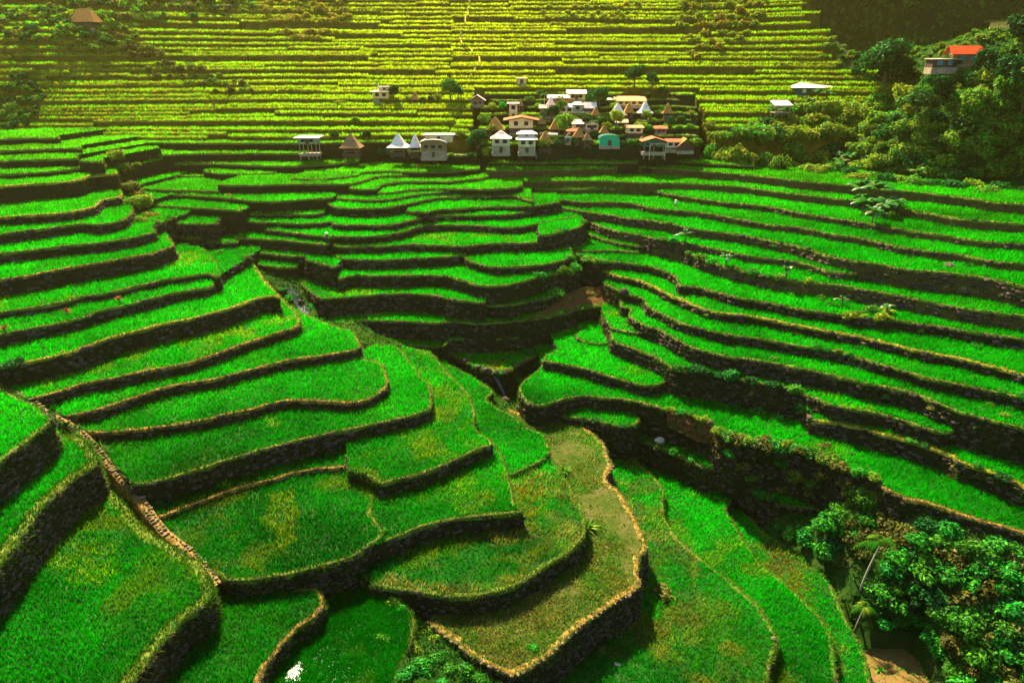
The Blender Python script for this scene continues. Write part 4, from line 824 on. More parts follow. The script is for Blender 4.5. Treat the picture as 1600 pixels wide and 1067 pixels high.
# banana plants
def banana(P, h, label, group, n=8):
    rn = np.random.default_rng(int(P.x*31+P.y*11+h*100) % 99999); root = empty('banana_plant', P, label=label, cat='banana plant', group=group)
    mb = MB(); mb.tube([(0, 0, -.4), (.03, .02, h*.5), (0, 0, h*.62)], [.14, .11, .07], 7); mb.part('stem', M['stem'], root)
    for k in range(n):
        a = k*2.4+rn.uniform(-.4, .4); el = rn.uniform(.5, 1.35); L = h*rn.uniform(.65, .95); W = h*.15*rn.uniform(.8, 1.2); dh = np.array([math.cos(a), math.sin(a), 0]); sd = np.array([-math.sin(a), math.cos(a), 0]); V = []
        for s in range(7):
            t = s/6; p = dh*(L*math.cos(el)*t)+np.array([0, 0, h*.58+L*(math.sin(el)*t-.62*t*t)]); w = W*math.sin(math.pi*min(1, .06+.94*t**.8))**.6
            V += [p-sd*w-np.array([0, 0, w*.35]), p, p+sd*w-np.array([0, 0, w*.35])]
        q = np.arange(6)*3; Fq = np.vstack([np.stack([q, q+1, q+4, q+3], 1), np.stack([q+1, q+2, q+5, q+4], 1)])
        c = .6*np.array([(.03,.20,.012), (.06,.24,.015), (.02,.14,.012), (.16,.20,.03)][rn.integers(0, 4)])
        link('leaf', arr_mesh('leaf', np.array(V), [Fq], M['banana'], np.tile(c, (21, 1))), root)
    return root
M['banana'] = foliage('banana_leaf', .4, .03, .35)
for u, v, h in [(1352,322,4.2),(1366,332,4.6),(1342,314,4.4),(1378,342,4.0),(1392,338,3.8),(1362,350,3.4),(1346,336,3.8)]:
    banana(hit(u, v), h, 'banana plant of the lone dark clump on the right slope terraces', 'banana plants of the lone clump')
clump([(1350,322),(1362,335),(1375,342),(1388,335),(1345,312),(1368,318),(1380,325),(1395,342)], ['dark', 'gorge'], 1.3, 2.1, 'dark bush at the foot of the lone banana clump', 'bushes of the lone banana clump')
clump([(1108,250),(1122,252),(1136,253),(1150,255),(1164,256),(1178,258),(1195,262),(1215,266)], ['lime', 'hill', 'gorge'], 1.8, 2.7, 'bright bush on the bank between the village and the wooded hill', 'bushes at the village end', 120, 1.7)
for u, v, h in [(1312,268,3.4),(1325,258,3.2),(1305,255,3.0),(1432,285,3.2),(1445,276,3.0),(1262,172,3.0),(1276,166,3.2),(1290,168,2.8),(1470,235,3.4),(1500,262,3.0),(1210,228,2.8),(1352,212,3.2),(1400,250,3.0),(1540,260,3.2)]:
    banana(hit(u, v, 90), h, 'banana plant poking out of the right-hand hill growth', 'banana plants on the right-hand hill')
for u, v, h, lb in [(1068,405,2.6,'banana plant at the left end of the middle bank'),(1132,432,2.4,'young banana plant in the centre of the middle bank'),(1227,440,2.3,'pale banana plant on the strip terrace, right of the middle bank'),(1385,492,1.8,'small banana plant on the leafy hump'),(1315,480,1.8,'small banana plant left of the leafy hump')]:
    banana(hit(u, v), h, lb, None, 7)
# palms
def palm(P, h, label, group=None, lean=.06, nf=13, fl=None, cat='palm tree', yellow=0):
    rn = np.random.default_rng(int(abs(P.x*17+P.y*29+h*100)) % 99999); root = empty('palm_tree', P, label=label, cat=cat, group=group)
    r = .055+.008*h; pts = [(lean*h*(t**1.4), -.01*h*t, h*t-(.5 if t == 0 else 0)) for t in (0, .2, .4, .6, .8, 1)]
    mb = MB(); mb.tube(pts, [r*1.25, r, r*.9, r*.85, r*.8, r*.7], 7); mb.part('trunk', M['palm_trunk'], root, True)
    top = np.array(pts[-1]); fl = fl or h*.36
    for k in range(nf):
        a = k*2.4; el = .15+1.1*rn.random(); L = fl*rn.uniform(.8, 1.15); dh = np.array([math.cos(a), math.sin(a), 0]); sd = np.array([-math.sin(a), math.cos(a), 0]); V = []; Fq = []
        ns = 12; P_ = [top+dh*(L*math.cos(el)*t)+np.array([0, 0, L*(math.sin(el)*t-.85*t*t)]) for t in np.linspace(0, 1, ns)]
        for s in range(1, ns):
            t = s/(ns-1); p = P_[s]; d = P_[s]-P_[s-1]; d /= np.linalg.norm(d); ll = L*.30*math.sin(math.pi*(.12+.82*t)); 
            for sg in (-1, 1):
                b = len(V); e = p+sd*sg*ll*.85+d*ll*.5-np.array([0, 0, ll*.38]); V += [p-d*L*.03, p+d*L*.035, e]; Fq.append((b, b+1, b+2))
        w = L*.012
        for s in range(ns-1):
            b = len(V); V += [P_[s]-sd*w, P_[s]+sd*w, P_[s+1]+sd*w, P_[s+1]-sd*w]; Fq += [(b, b+1, b+2), (b, b+2, b+3)]
        c = np.array([(.015,.10,.006), (.03,.13,.008), (.06,.14,.01)][rn.integers(0, 3)])
        if yellow and rn.random() < yellow: c = np.array((.16,.17,.01))
        link('frond', arr_mesh('frond', np.array(V), [np.array(Fq)], M['palm_leaf'], np.tile(c, (len(V), 1))), root)
    return root
def palm_px(ub, vb, vt, label, y=None, **k):
    P = hit(ub, vb) if y is None else Vector(at_y(ub, vb, y))+Vector((0, 0, CZ))
    zt = P.y*(at_y(ub, vt, P.y)[2]/P.y); h = zt-(P.z-CZ); return palm(P, h, label, **k)
palm_px(1343, 925, 846, 'slender palm with a long pale trunk, taller one over the gorge', lean=.16, nf=14, yellow=.15)
palm_px(1335, 987, 948, 'shorter gorge palm with yellowing lower fronds', lean=.12, nf=12, fl=1.5, yellow=.45)
# trees with a trunk, limbs and a crown of leaves
TREES = []
for v in range(4):
    rn = np.random.default_rng(300+v); pal = ['dark', 'mix', 'dark', 'lime'][v]
    L = [(0, 0, .72, .34, .34, .26)]+[(math.cos(a)*.3, math.sin(a)*.3, rn.uniform(.42, .85), .22, .22, .17) for a in rn.uniform(0, 6.28, 8)]
    V, Fq, c = leaf_cloud(rn, 1500, L, .055, PAL[pal]); cr = arr_mesh('crown', V, [Fq], M['leaf'], c)
    mb = MB(); mb.tube([(0, 0, -.08), (.01, 0, .25), (-.01, .01, .5), (0, 0, .8)], [.05, .04, .028, .01], 7)
    for a in rn.uniform(0, 6.28, 5):
        z0 = rn.uniform(.28, .5); mb.tube([(0, 0, z0), (math.cos(a)*.15, math.sin(a)*.15, z0+.12), (math.cos(a)*.3, math.sin(a)*.3, z0+.3)], [.022, .014, .006], 5)
    TREES.append((mb.mesh('trunk', M['trunk'], True), cr))
def tree(P, h, wr, v, label, group=None):
    root = empty('tree', P, random.uniform(0, 6.28), label=label, cat='tree', group=group); root.scale = (h*wr, h*wr, h)
    link('trunk', TREES[v][0], root); link('crown', TREES[v][1], root); return root
tree(hit(1378, 150, 90), 11.5, 1.05, 0, 'big dark round tree on the crest of the right-hand hill')
tree(hit(1400, 150, 90), 8.0, 1.1, 2, 'dark tree close behind the big round tree on the crest')
for u, v, h in [(1480,125,5),(1540,125,5.5),(1580,150,7),(1595,90,7.5),(1590,200,7),(1520,190,6),(1430,190,6),(1465,165,5.5),(1575,250,6)]:
    tree(hit(u, v, 90), h, .95, random.choice([0, 1, 2]), 'bushy tree standing among the right-hand hill growth', 'trees on the right-hand hill')
# village trees
def vground(u, v):
    P = hit(u, v, 120); return P
for u, v, h, k, lb in [(745,240,5.2,2,'dark green tree at the edge of the village bench, between the two hamlets'),(882,217,5.0,1,'green tree between the thatched huts in the middle of the village'),(962,205,4.2,3,'bright tree behind the green shed'),
                       (990,152,5.4,0,'dark tree rising over the long orange roof'),(936,172,4.6,2,'dark tree left of the small white roof'),(926,168,3.6,0,'dark tree touching the tan cone hut'),(1018,152,3.6,2,'dark tree right of the long orange roof'),
                       (1033,160,3.0,0,'small dark tree behind the right white pyramid roof'),(878,185,3.2,1,'tree beside the flat white tower roof'),(862,190,3.6,2,'dark tree in the middle of the village slope'),(716,160,3.6,2,'dark round tree of the upper hamlet'),(524,246,2.8,0,'dark tree next to the stilt house'),
                       (1048,204,2.6,2,'small tree above the dark green house'),(575,248,2.6,2,'dark bush-like tree below the left brown hut'),(630,250,2.8,3,'light green tree under the white pyramid huts'),(1010,195,2.4,3,'small light tree under the right white pyramid roof'),(688,250,2.2,1,'bushy tree in front of the large white-roofed house'),(704,158,5.0,1,'slim tree of the upper hamlet'),(615,160,3.4,2,'tree right of the two-tier house')]:
    P = vground(u, v)
    if P is not None: tree(P, h, .95, k, lb)
for u, v, h, lb in [(704,160,4.4,'palm in the upper hamlet'),(589,157,4.0,'palm left of the two-tier house'),(872,185,3.6,'palm on the village slope'),(1036,190,3.0,'palm at the right end of the village'),(850,175,3.0,'palm behind the cream house')]:
    P = vground(u, v)
    if P is not None: palm(P, h, lb, nf=10, fl=1.5)
vg = [(760,195),(772,218),(830,232),(870,236),(905,236),(925,226),(1000,200),(1025,182),(1065,190),(850,215),(895,222),(915,205),(945,196),(975,225),(1085,236),(660,160),(672,156),(685,160),(640,162),(735,163),(555,200),(530,165),(720,238),(735,246),(760,246),(705,248),(600,250),(612,252),(655,250),(668,252)]
vg += [(755,232),(765,205),(790,222),(798,196),(842,190),(848,232),(862,240),(880,240),(893,196),(900,240),(930,216),(938,190),(950,200),(962,178),(978,190),(988,232),(1000,243),(1012,205),(1020,190),(1042,200),(1046,238),(1060,200),(1078,200),(1088,225),(1082,180),(1030,176),(940,158),(958,172),(925,150),(880,176),(842,172),(830,165),(845,152),(785,172),(770,176),(800,190)]
clump(vg, ['hill', 'lime', 'gorge', 'dark'], .9, 1.9, 'garden bush among the village houses', 'garden bushes of the village', 120, 1.0, 'bush')
# scrub patches that read as one mass
def scrub(name, polys, dmin, kind, smin, smax, label, y0=120, n=60):
    Vs, Fs, Cs = [], [], []; o = 0; rn = np.random.default_rng(len(label)*7)
    for poly in polys:
        for u, v in scatter_px(poly, dmin, n):
            P = hit(u, v, y0)
            if P is None: continue
            s = rn.uniform(smin, smax); k = kind if isinstance(kind, str) else kind[rn.integers(0, len(kind))]
            V, Fq, c = leaf_cloud(rn, 130, rand_lobes(rn, 4), .26, PAL[k]); Vs.append(V*s+np.array(P)-[0, 0, s*.2]); Fs.append(Fq+o); Cs.append(c); o += len(V)
    if Vs: link(name, arr_mesh(name, np.vstack(Vs), [np.vstack(Fs)], M['leaf'], np.vstack(Cs)), None, label=label, cat='scrub', kind='stuff')
scrub('scrub', [[(405,0),(425,50),(470,72),(520,62),(545,30),(535,0)]], 10, 'gold', 1.0, 2.0, 'sunlit yellow scrub above the rows, left of the footpath')
scrub('scrub', [[(1062,0),(1058,60),(1085,95),(1130,80),(1180,50),(1200,0)]], 10, ['gold', 'lime'], 1.0, 2.2, 'sunlit yellow scrub on the far slope, right of the footpath')
scrub('scrub', [[(845,22),(860,42),(920,38),(985,35),(1000,8),(930,12)]], 9, ['gold', 'lime'], .8, 1.5, 'strip of yellow scrub high on the far slope')
scrub('scrub', [[(110,35),(160,75),(240,120),(330,150),(400,152),(380,132),(310,112),(230,75),(180,40),(160,20)]], 9, ['lime', 'hill', 'olive'], .8, 1.8, 'diagonal scrub gully on the upper left slope')
scrub('scrub', [[(0,0),(0,60),(60,75),(170,80),(200,40),(330,30),(400,20),(400,0)]], 11, ['hill', 'olive', 'dark'], 1.0, 2.2, 'dark scrub covering the top left slope', n=110)
scrub('scrub', [[(1298,0),(1312,40),(1325,85),(1360,95),(1380,70),(1370,30),(1350,-5)]], 7, ['hill', 'lime'], .9, 1.8, 'scrub along the ridge at the end of the far rows')
scrub('scrub', [[(0,140),(0,205),(30,205),(55,190),(70,150),(40,120)]], 9, ['dark', 'hill'], 1.0, 1.9, 'dark trees and scrub on the left edge above the spur', y0=110, n=40)
scrub('scrub', [[(1340,60),(1375,100),(1400,110),(1375,130),(1335,120)]], 9, ['hill', 'dark'], 1.0, 2.0, 'dark scrub below the ridge end', n=40)
scrub('scrub', [[(1290,72),(1330,70),(1335,95),(1280,100)]], 8, ['hill', 'lime'], .8, 1.4, 'scrub by the orange scar near the ridge')
scrub('scrub', [[(1372,82),(1400,78),(1480,62),(1530,40),(1600,30),(1600,60),(1540,66),(1480,84),(1420,98),(1375,100)]], 9, ['hill', 'lime'], .7, 1.5, 'scrub along the skyline ridge above the red-roofed house', y0=90, n=90)
# low growth over the open ground
def undergrowth():
    rn = np.random.default_rng(77); rr, cc = np.where(H < -900); x = GX0+(cc+.5)*GR; y = GY0+(rr+.5)*GR
    d = np.hypot(x, y); P = np.stack([x, y, ground_z(x, y)], 1); iv = in_view(P, 60) & (d < 210); x, y, d = x[iv], y[iv], d[iv]
    vil = (x > -12) & (x < 48) & (y > 140) & (y < 186)
    cnt = rn.poisson(np.clip(22*(55/d)**1.5, 3, 30)*GR*GR*np.where(vil, .4, 1)); x = np.repeat(x, cnt)+rn.uniform(-.15, .15, cnt.sum()); y = np.repeat(y, cnt)+rn.uniform(-.15, .15, cnt.sum())
    d = np.hypot(x, y); P = np.stack([x, y, ground_z(x, y)+.02], 1)
    c = mixc(np.array([.010,.06,.006]), np.array([.05,.15,.010]), np.clip(fbm(x, y, 5, 131)*2-.5+rn.normal(0, .2, len(x)), 0, 1))
    V, Fq, C = blades(P+[0, 0, CZ], rn.uniform(.15, .6, len(x)), np.clip(d/683*2.2, .08, .5), rn.normal(0, .25, (len(x), 2)), c*rn.uniform(.6, 1.4, len(x))[:, None], rn)
    link('undergrowth', arr_mesh('undergrowth', V, [Fq], M['grass'], C), None, label='low weeds covering the open ground between terraces', cat='undergrowth', kind='stuff'); print('undergrowth', len(x))
undergrowth()
# the wooded mountain far behind the right-hand ridge
def mountain():
    rn = np.random.default_rng(5); nx, ny = 110, 60; U, Vv = np.meshgrid(np.linspace(0, 1, nx), np.linspace(0, 1, ny))
    X = 105+U*420; Y = 285-U*60+Vv*75+(fbm(U*420, Vv*150, 40, 141)-.5)*26; Z = -40+Vv*190+(fbm(U*420, Vv*150+50, 26, 143)-.5)*14
    P = np.stack([X.ravel(), Y.ravel(), Z.ravel()+CZ], 1); i = np.arange(nx*ny).reshape(ny, nx); Fq = np.stack([i[:-1, :-1], i[:-1, 1:], i[1:, 1:], i[1:, :-1]], -1).reshape(-1, 4)
    link('mountain', arr_mesh('mountain', P, [Fq], M['forest_floor'], smooth=True), None, kind='structure')
    n = 70000; a = rn.integers(0, ny-1, n); b = rn.integers(0, nx-1, n); Q = P.reshape(ny, nx, 3)[a, b]+rn.uniform(-2.5, 2.5, (n, 3))*np.array([1, .6, 1]); Q[:, 1] -= 1.2
    iv = in_view(Q-[0, 0, CZ], 120); Q = Q[iv]; n = len(Q)
    s = rn.uniform(.6, 1.6, n); d1 = rn.normal(0, 1, (n, 3)); d1 /= np.linalg.norm(d1, axis=1)[:, None]; d2 = np.cross(d1, rn.normal(0, 1, (n, 3))); d2 /= np.linalg.norm(d2, axis=1)[:, None]
    V = np.stack([Q-d1*s[:, None], Q+d1*s[:, None], Q+d2*s[:, None]*1.4+[0, 0, .5]], 1).reshape(-1, 3)
    c = mixc(np.array([.004,.03,.003]), np.array([.016,.075,.005]), np.clip(fbm(Q[:, 0], Q[:, 2], 12, 151)*2-.5, 0, 1))*rn.uniform(.6, 1.4, n)[:, None]
    link('forest', arr_mesh('forest', V, [np.arange(3*n).reshape(-1, 3)], M['far_leaf'], np.repeat(c, 3, 0)), None, label='dark forest on the far mountainside, top right', cat='forest', kind='stuff')
mountain()
print('shrubs', NSH)
# ------------------------------------------------------------------ houses
HM = {'white': ground_mat('white_roof_sheet', [(.36,(.30,.16,.09)),(.44,(.58,.48,.38)),(.56,(.62,.53,.42)),(.7,(.72,.64,.52))], 1.1, .5, .1), 'pinkwhite': plain('faded_pink_roof_sheet', (.62, .42, .34), .5, .2, .6), 'red': plain('rusty_red_roof_sheet', (.42, .10, .04), .6, .25, .8), 'orange': plain('orange_roof_sheet', (.55, .24, .09), .6, .2, .8), 'bright_red': plain('bright_red_roof', (.36, .045, .01), .75, .12, .8),
      'tan': plain('tan_roof_sheet', (.45, .34, .20), .6, .2, .8), 'thatch': plain('brown_thatch', (.30, .14, .035), .95, .45, 2.5), 'oldthatch': plain('grey_brown_thatch', (.22, .12, .05), .95, .45, 2.5), 'grey': plain('grey_boards', (.22, .20, .16), .8, .25, 1.5),
      'cream': plain('cream_wall', (.52, .40, .19), .8, .3, 1.1), 'yellow': plain('yellow_wall', (.55, .38, .09), .8, .3, 1.1), 'brown': plain('brown_boards', (.20, .11, .05), .85, .3, 1.5), 'dkbrown': plain('dark_boards', (.07, .04, .025), .85, .3, 1.5), 'stone_wall': plain('rough_stone_wall', (.24, .18, .11), .9, .3, 1.5),
      'green': plain('green_painted_sheet', (.01, .30, .13), .5, .1, .8), 'dkgreen': plain('dark_green_boards', (.02, .09, .05), .7, .25, 1.2), 'greygreen': plain('grey_green_wall', (.22, .24, .13), .8, .15, 1), 'glass': plain('dark_window_glass', (.015, .015, .02), .2, .1, 1), 'blue': plain('blue_shutter', (.03, .16, .22), .5, .1, 1), 'post': plain('weathered_posts', (.25, .20, .13), .85, .3, 2), 'redwood': plain('red_wood', (.30, .07, .03), .8, .25, 2)}
def gable(mb, w, d, z0, h, ov, th=.07, along='x', lo=0):
    """two sloping slabs; ridge along x or y"""
    W, D = w/2+ov, d/2+ov
    def P(x, y, z): return (x, y, z) if along == 'x' else (y, x, z)
    for s in (-1, 1):
        a = [P(-W, 0, z0+h), P(W, 0, z0+h), P(W, s*D, z0-lo), P(-W, s*D, z0-lo)]; b = [(p[0], p[1], p[2]+th) for p in a]
        mb.add(a+b, [(0,1,2,3),(4,7,6,5),(0,4,5,1),(1,5,6,2),(2,6,7,3),(3,7,4,0)])
def pyramid(mb, w, d, z0, h, ov, rid=.06, concave=.18, lv=4):
    W, D = w/2+ov, d/2+ov; rings = []
    for k in range(lv+1):
        t = k/lv; s = (1-t)*(1-concave*math.sin(math.pi*t)*(1-t))+rid*t
        rings.append([(-W*s, -D*s, z0+h*t), (W*s, -D*s, z0+h*t), (W*s, D*s, z0+h*t), (-W*s, D*s, z0+h*t)])
    vs = [p for r in rings for p in r]; fs = []
    for k in range(lv):
        for i in range(4): fs.append((k*4+i, k*4+(i+1) % 4, (k+1)*4+(i+1) % 4, (k+1)*4+i))
    fs += [(3, 2, 1, 0), tuple(lv*4+i for i in range(4))]; mb.add(vs, fs)
def hip(mb, w, d, z0, h, ov, ridge=.5, th=.08):
    W, D = w/2+ov, d/2+ov; r = W*ridge
    vs = [(-W,-D,z0),(W,-D,z0),(W,D,z0),(-W,D,z0),(-W,-D,z0+th),(W,-D,z0+th),(W,D,z0+th),(-W,D,z0+th),(-r,0,z0+h),(r,0,z0+h)]
    mb.add(vs, [(3,2,1,0),(0,1,5,4),(1,2,6,5),(2,3,7,6),(3,0,4,7),(4,5,9,8),(6,7,8,9),(5,6,9),(7,4,8)])
def roof_part(kind, mat, parent, w, d, z0, h, ov, name='roof'):
    mb = MB()
    if kind == 'pyr': pyramid(mb, w, d, z0, h, ov)
    elif kind == 'cone': pyramid(mb, w, d, z0, h, ov, .03, .05)
    elif kind == 'hip': hip(mb, w, d, z0, h, ov)
    elif kind == 'gx': gable(mb, w, d, z0, h, ov, along='x')
    elif kind == 'gy': gable(mb, d, w, z0, h, ov, along='y')
    elif kind == 'shed':
        W, D = w/2+ov, d/2+ov; a = [(-W,-D,z0),(W,-D,z0),(W,D,z0+h),(-W,D,z0+h)]; b = [(x,y,z+.09) for x, y, z in a]
        mb.add(a+b, [(0,3,2,1),(4,5,6,7),(0,1,5,4),(1,2,6,5),(2,3,7,6),(3,0,4,7)])
    elif kind == 'arch':
        n = 10; W, D = w/2+ov, d/2+ov; pr = [(-W*math.cos(math.pi*k/n), z0+h*math.sin(math.pi*k/n)) for k in range(n+1)]
        for k in range(n):
            (xa, za), (xb, zb) = pr[k], pr[k+1]
            a = [(xa,-D,za),(xb,-D,zb),(xb,D,zb),(xa,D,za)]; b = [(x,y,z+.07) for x, y, z in a]; mb.add(a+b, [(0,3,2,1),(4,5,6,7),(0,1,5,4),(1,2,6,5),(2,3,7,6),(3,0,4,7)])
    return mb.part(name, HM[mat], parent)
def house(u, vb, w, label, cat='house', d=None, hw=2.2, wall='cream', roof=('gx', 'white', 1.0, .35), base=0, basemat='brown', stilts=0, win=2, door=True, upper=None, rz=0, gfill=None, y=None, winmat='glass', sink=1.2):
    """w in photo pixels; heights in metres. base = storey of another material below, stilts = open posts below"""
    yv = y or far_y(vb); X, Y, Z = at_y(u, vb, yv); s = (Y*math.cos(TH)-Z*math.sin(TH))/F
    if not y: hw *= .74; base *= .72; stilts *= .8; roof = (roof[0], roof[1], roof[2]*.8, roof[3]); sink = min(sink, .7)
    if not y and upper: upper = (upper[0], upper[1], upper[2]*.72, upper[3], (upper[4][0], upper[4][1], upper[4][2]*.8, upper[4][3]))
    W = w*s; D = d or W*.8; X *= 1+D/2/Y; root = empty('house' if cat != 'hut' else 'thatched_hut', (X, Y+D/2, Z+CZ), rz, label=label, cat=cat)
    z = 0.0
    mb = MB(); mb.box(-W*.52, W*.52, -D*.52, D*.52, -sink, .02); mb.part('foundation', HM['stone_wall'], root)
    if stilts:
        for sx in (-1, 0, 1) if W > 3 else (-1, 1):
            for sy in (-1, 1):
                m2 = MB(); m2.box(sx*W*.44-.07, sx*W*.44+.07, sy*D*.44-.07, sy*D*.44+.07, -sink-.8, stilts+.02); m2.part('post', HM['post'], root)
        z = stilts
    if base:
        mb = MB(); mb.box(-W*.49, W*.49, -D*.49, D*.49, z, z+base); mb.part('lower_storey', HM[basemat], root)
        m2 = MB(); m2.box(-.35, .35, -D*.49-.05, -D*.49+.02, z+.02, z+base*.82); m2.part('door', HM['dkbrown'], root); door = False
        z += base
    mb = MB(); mb.box(-W/2, W/2, -D/2, D/2, z+.01, z+hw)
    rk, rm, rh, ov = roof
    if rk == 'gy': mb.add([(-W/2,-D/2,z+hw),(W/2,-D/2,z+hw),(0,-D/2,z+hw+rh*W/(W+2*ov)),(-W/2,D/2,z+hw),(W/2,D/2,z+hw),(0,D/2,z+hw+rh*W/(W+2*ov))], [(0,1,2),(4,3,5)])
    if rk == 'gx': mb.add([(-W/2,-D/2,z+hw),(-W/2,D/2,z+hw),(-W/2,0,z+hw+rh*D/(D+2*ov)),(W/2,-D/2,z+hw),(W/2,D/2,z+hw),(W/2,0,z+hw+rh*D/(D+2*ov))], [(1,0,2),(3,4,5)])
    if rk == 'arch':
        n = 10; mb.add([(-W/2*math.cos(math.pi*k/n), -D/2, z+hw+rh*.97*math.sin(math.pi*k/n)) for k in range(n+1)], [tuple(range(n, -1, -1))])
    mb.part('wall', HM[wall], root)
    for k in range(win):
        if win == 1 and door: xk = W*.22
        else: xk = W*((k+.5)/win-.5)*.86
        ww, wh = min(.42, W/win*.28), min(.42, hw*.24); zc = z+hw*.6
        m2 = MB(); m2.box(xk-ww-.06, xk+ww+.06, -D/2-.05, -D/2+.02, zc-wh-.06, zc+wh+.06); fr = m2.part('window', HM['post'], root)
        m3 = MB(); m3.box(xk-ww, xk+ww, -D/2-.08, -D/2-.04, zc-wh, zc+wh); m3.part('pane', HM[winmat], fr)
    if door:
        m2 = MB(); xd = -W*.15 if win == 1 else 0; m2.box(xd-.38, xd+.38, -D/2-.06, -D/2+.02, z+.03, z+min(1.9, hw*.85)); m2.part('door', HM['dkbrown'], root)
    roof_part(rk, rm, root, W, D, z+hw+(.02), rh, ov)
    if upper:
        uw, ux, uh, umat, (rk2, rm2, rh2, ov2) = upper; uw *= s; ux *= s; zz = z+hw+.1
        m2 = MB(); m2.box(ux-uw/2, ux+uw/2, -D*.1, D*.48, zz, zz+rh*.3+uh); m2.part('upper_storey', HM[umat], root)
        m4 = MB(); m4.box(ux-.3, ux+.3, -D*.1-.05, -D*.1+.02, zz+rh*.3+uh*.3, zz+rh*.3+uh*.8); m4.part('window', HM['glass'], root)
        rr = empty_shift = None
        mbr = MB(); tmp = MB()
        if rk2 == 'hip': hip(tmp, uw, D*.6, zz+rh*.3+uh, rh2, ov2)
        elif rk2 == 'shed':
            tmp.box(-uw/2-ov2, uw/2+ov2, -D*.3-ov2, D*.3+ov2, zz+rh*.3+uh, zz+rh*.3+uh+.14)
        else: gable(tmp, uw, D*.6, zz+rh*.3+uh, rh2, ov2, along='x')
        mbr.add([(x+ux, yy_+D*.19, z_) for x, yy_, z_ in tmp.v], tmp.f); mbr.part('upper_roof', HM[rm2], root)
    return root
def hut(u, vb, vapex, weave, label, roof='thatch', body=.5, kind='cone', y=None, wall='dkbrown'):
    """steep-roofed hut on short legs; heights from the photo"""
    yv = y or far_y(vb); X, Y, Z = at_y(u, vb, yv); s = (Y*math.cos(TH)-Z*math.sin(TH))/F; Hh = (vb-vapex)*s; W = weave*s
    root = empty('thatched_hut' if 'thatch' in roof else 'metal_roofed_hut', (X, Y+W*.4, Z+CZ), label=label, cat='hut'); zb = Hh*body*.55
    for sx in (-1, 1):
        for sy in (-1, 1):
            m2 = MB(); m2.box(sx*W*.27-.07, sx*W*.27+.07, sy*W*.27-.07, sy*W*.27+.07, -1.2, zb*.6); m2.part('leg', HM['post'], root)
    mb = MB(); mb.box(-W*.34, W*.34, -W*.34, W*.34, zb*.45, zb+.3); mb.part('wall', HM[wall], root)
    m2 = MB(); m2.box(-W*.09, W*.09, -W*.34-.05, -W*.34+.02, zb*.5, zb+.1); m2.part('door', HM['glass'], root)
    mb = MB(); m3 = MB(); m3.box(-W*.36, W*.36, -W*.36, W*.36, -.9, .04); m3.part('foundation', HM['dkbrown'], root)
    pyramid(mb, W*.8, W*.8, zb, Hh-zb, W*.1, .04, .12 if kind == 'cone' else .35, 5); mb.part('roof', HM[roof], root)
    if roof == 'white':
        m5 = MB(); m5.tube([(0, 0, Hh-.06), (0, 0, Hh+.35)], .05, 5); m5.part('finial', HM['post'], root)
    return root
# left hamlet
house(485, 241, 29, 'grey stilt house with an overhanging flat pale roof, left end of the village', hw=1.6, wall='greygreen', roof=('shed', 'white', .15, .7), stilts=2.6, base=0, win=2, sink=.5)
hut(547, 240, 211, 34, 'brown thatched hut with a tall peak in the left hamlet', 'oldthatch')
hut(621, 239, 211, 34, 'white steep-roofed hut with a wide porch roof in the left hamlet', 'white', kind='pyr')
hut(648, 239, 211, 22, 'small white steep-roofed hut touching the large white-roofed house', 'white', kind='pyr')
house(679, 246, 38, 'large house with two stepped bright white roofs in the left hamlet', hw=2.0, wall='brown', roof=('arch', 'white', 1.0, .3), base=1.8, basemat='stone_wall', win=3, upper=(42, 8, 1.7, 'cream', ('shed', 'white', .3, .5)))
# upper hamlet
house(597, 160, 25, 'two-tier yellow house with pale roofs, alone in the upper left hamlet', hw=2.0, wall='yellow', roof=('shed', 'white', .2, .4), base=1.2, basemat='stone_wall', win=2, upper=(17, 5, 1.3, 'cream', ('shed', 'white', .2, .3)))
hut(648, 161, 144, 15, 'small brown thatched cone hut in the upper left hamlet', 'thatch')
house(746, 164, 20, 'low hut with a tilted brown and white gable roof, right end of the upper hamlet', hw=1.2, wall='brown', roof=('gy', 'pinkwhite', 1.6, .5), win=1)
house(815, 131, 15, 'lone little flat-roofed shed on the rows above the village', 'shed', hw=1.6, wall='yellow', roof=('shed', 'tan', .1, .3), win=0)
# main village
house(802, 183, 13, 'narrow cream tower house with a flat white roof', hw=2.8, wall='cream', roof=('shed', 'white', .15, .5), base=1.2, basemat='yellow', win=1, door=False)
hut(814, 171, 154, 9, 'thin brown peaked hut beside the flat white tower roof', 'oldthatch')
house(814, 209, 37, 'cream house with two dark windows and a low rust-edged gable', hw=2.3, wall='cream', roof=('gy', 'red', .9, 1.3), base=1.6, basemat='dkbrown', win=2)
hut(774, 211, 184, 31, 'big shaggy brown thatched hut left of the cream house', 'thatch')
house(783, 239, 28, 'two-storey house under a pointed white roof with a pinkish skirt', hw=2.0, wall='tan', roof=('pyr', 'white', 1.9, .4), base=2.0, basemat='stone_wall', win=2)
house(823, 239, 27, 'two-tier house with a white domed hip roof over a white skirt roof', hw=1.8, wall='cream', roof=('hip', 'white', 1.1, .5), base=1.8, basemat='stone_wall', win=2, upper=(25, 0, 1.0, 'pinkwhite', ('hip', 'white', .9, .55)))
hut(852, 232, 207, 26, 'brown thatched hut between the white skirt roof and the small white box', 'thatch')
house(857, 216, 24, 'open shelter with a thin flat white sheet roof behind the brown thatched hut', 'shelter', hw=1.0, wall='brown', roof=('shed', 'white', .2, .3), win=0)
house(872, 163, 31, 'long brown house with a white roof at the top of the village, left of two', hw=1.8, wall='redwood', roof=('gx', 'white', .8, .35), win=3)
house(900, 156, 27, 'yellow house with a broad white roof, highest at the top of the village', hw=1.8, wall='yellow', roof=('gx', 'white', 1.0, .35), win=2)
hut(861, 172, 152, 17, 'pale pink peaked hut in the crowded upper village', 'pinkwhite')
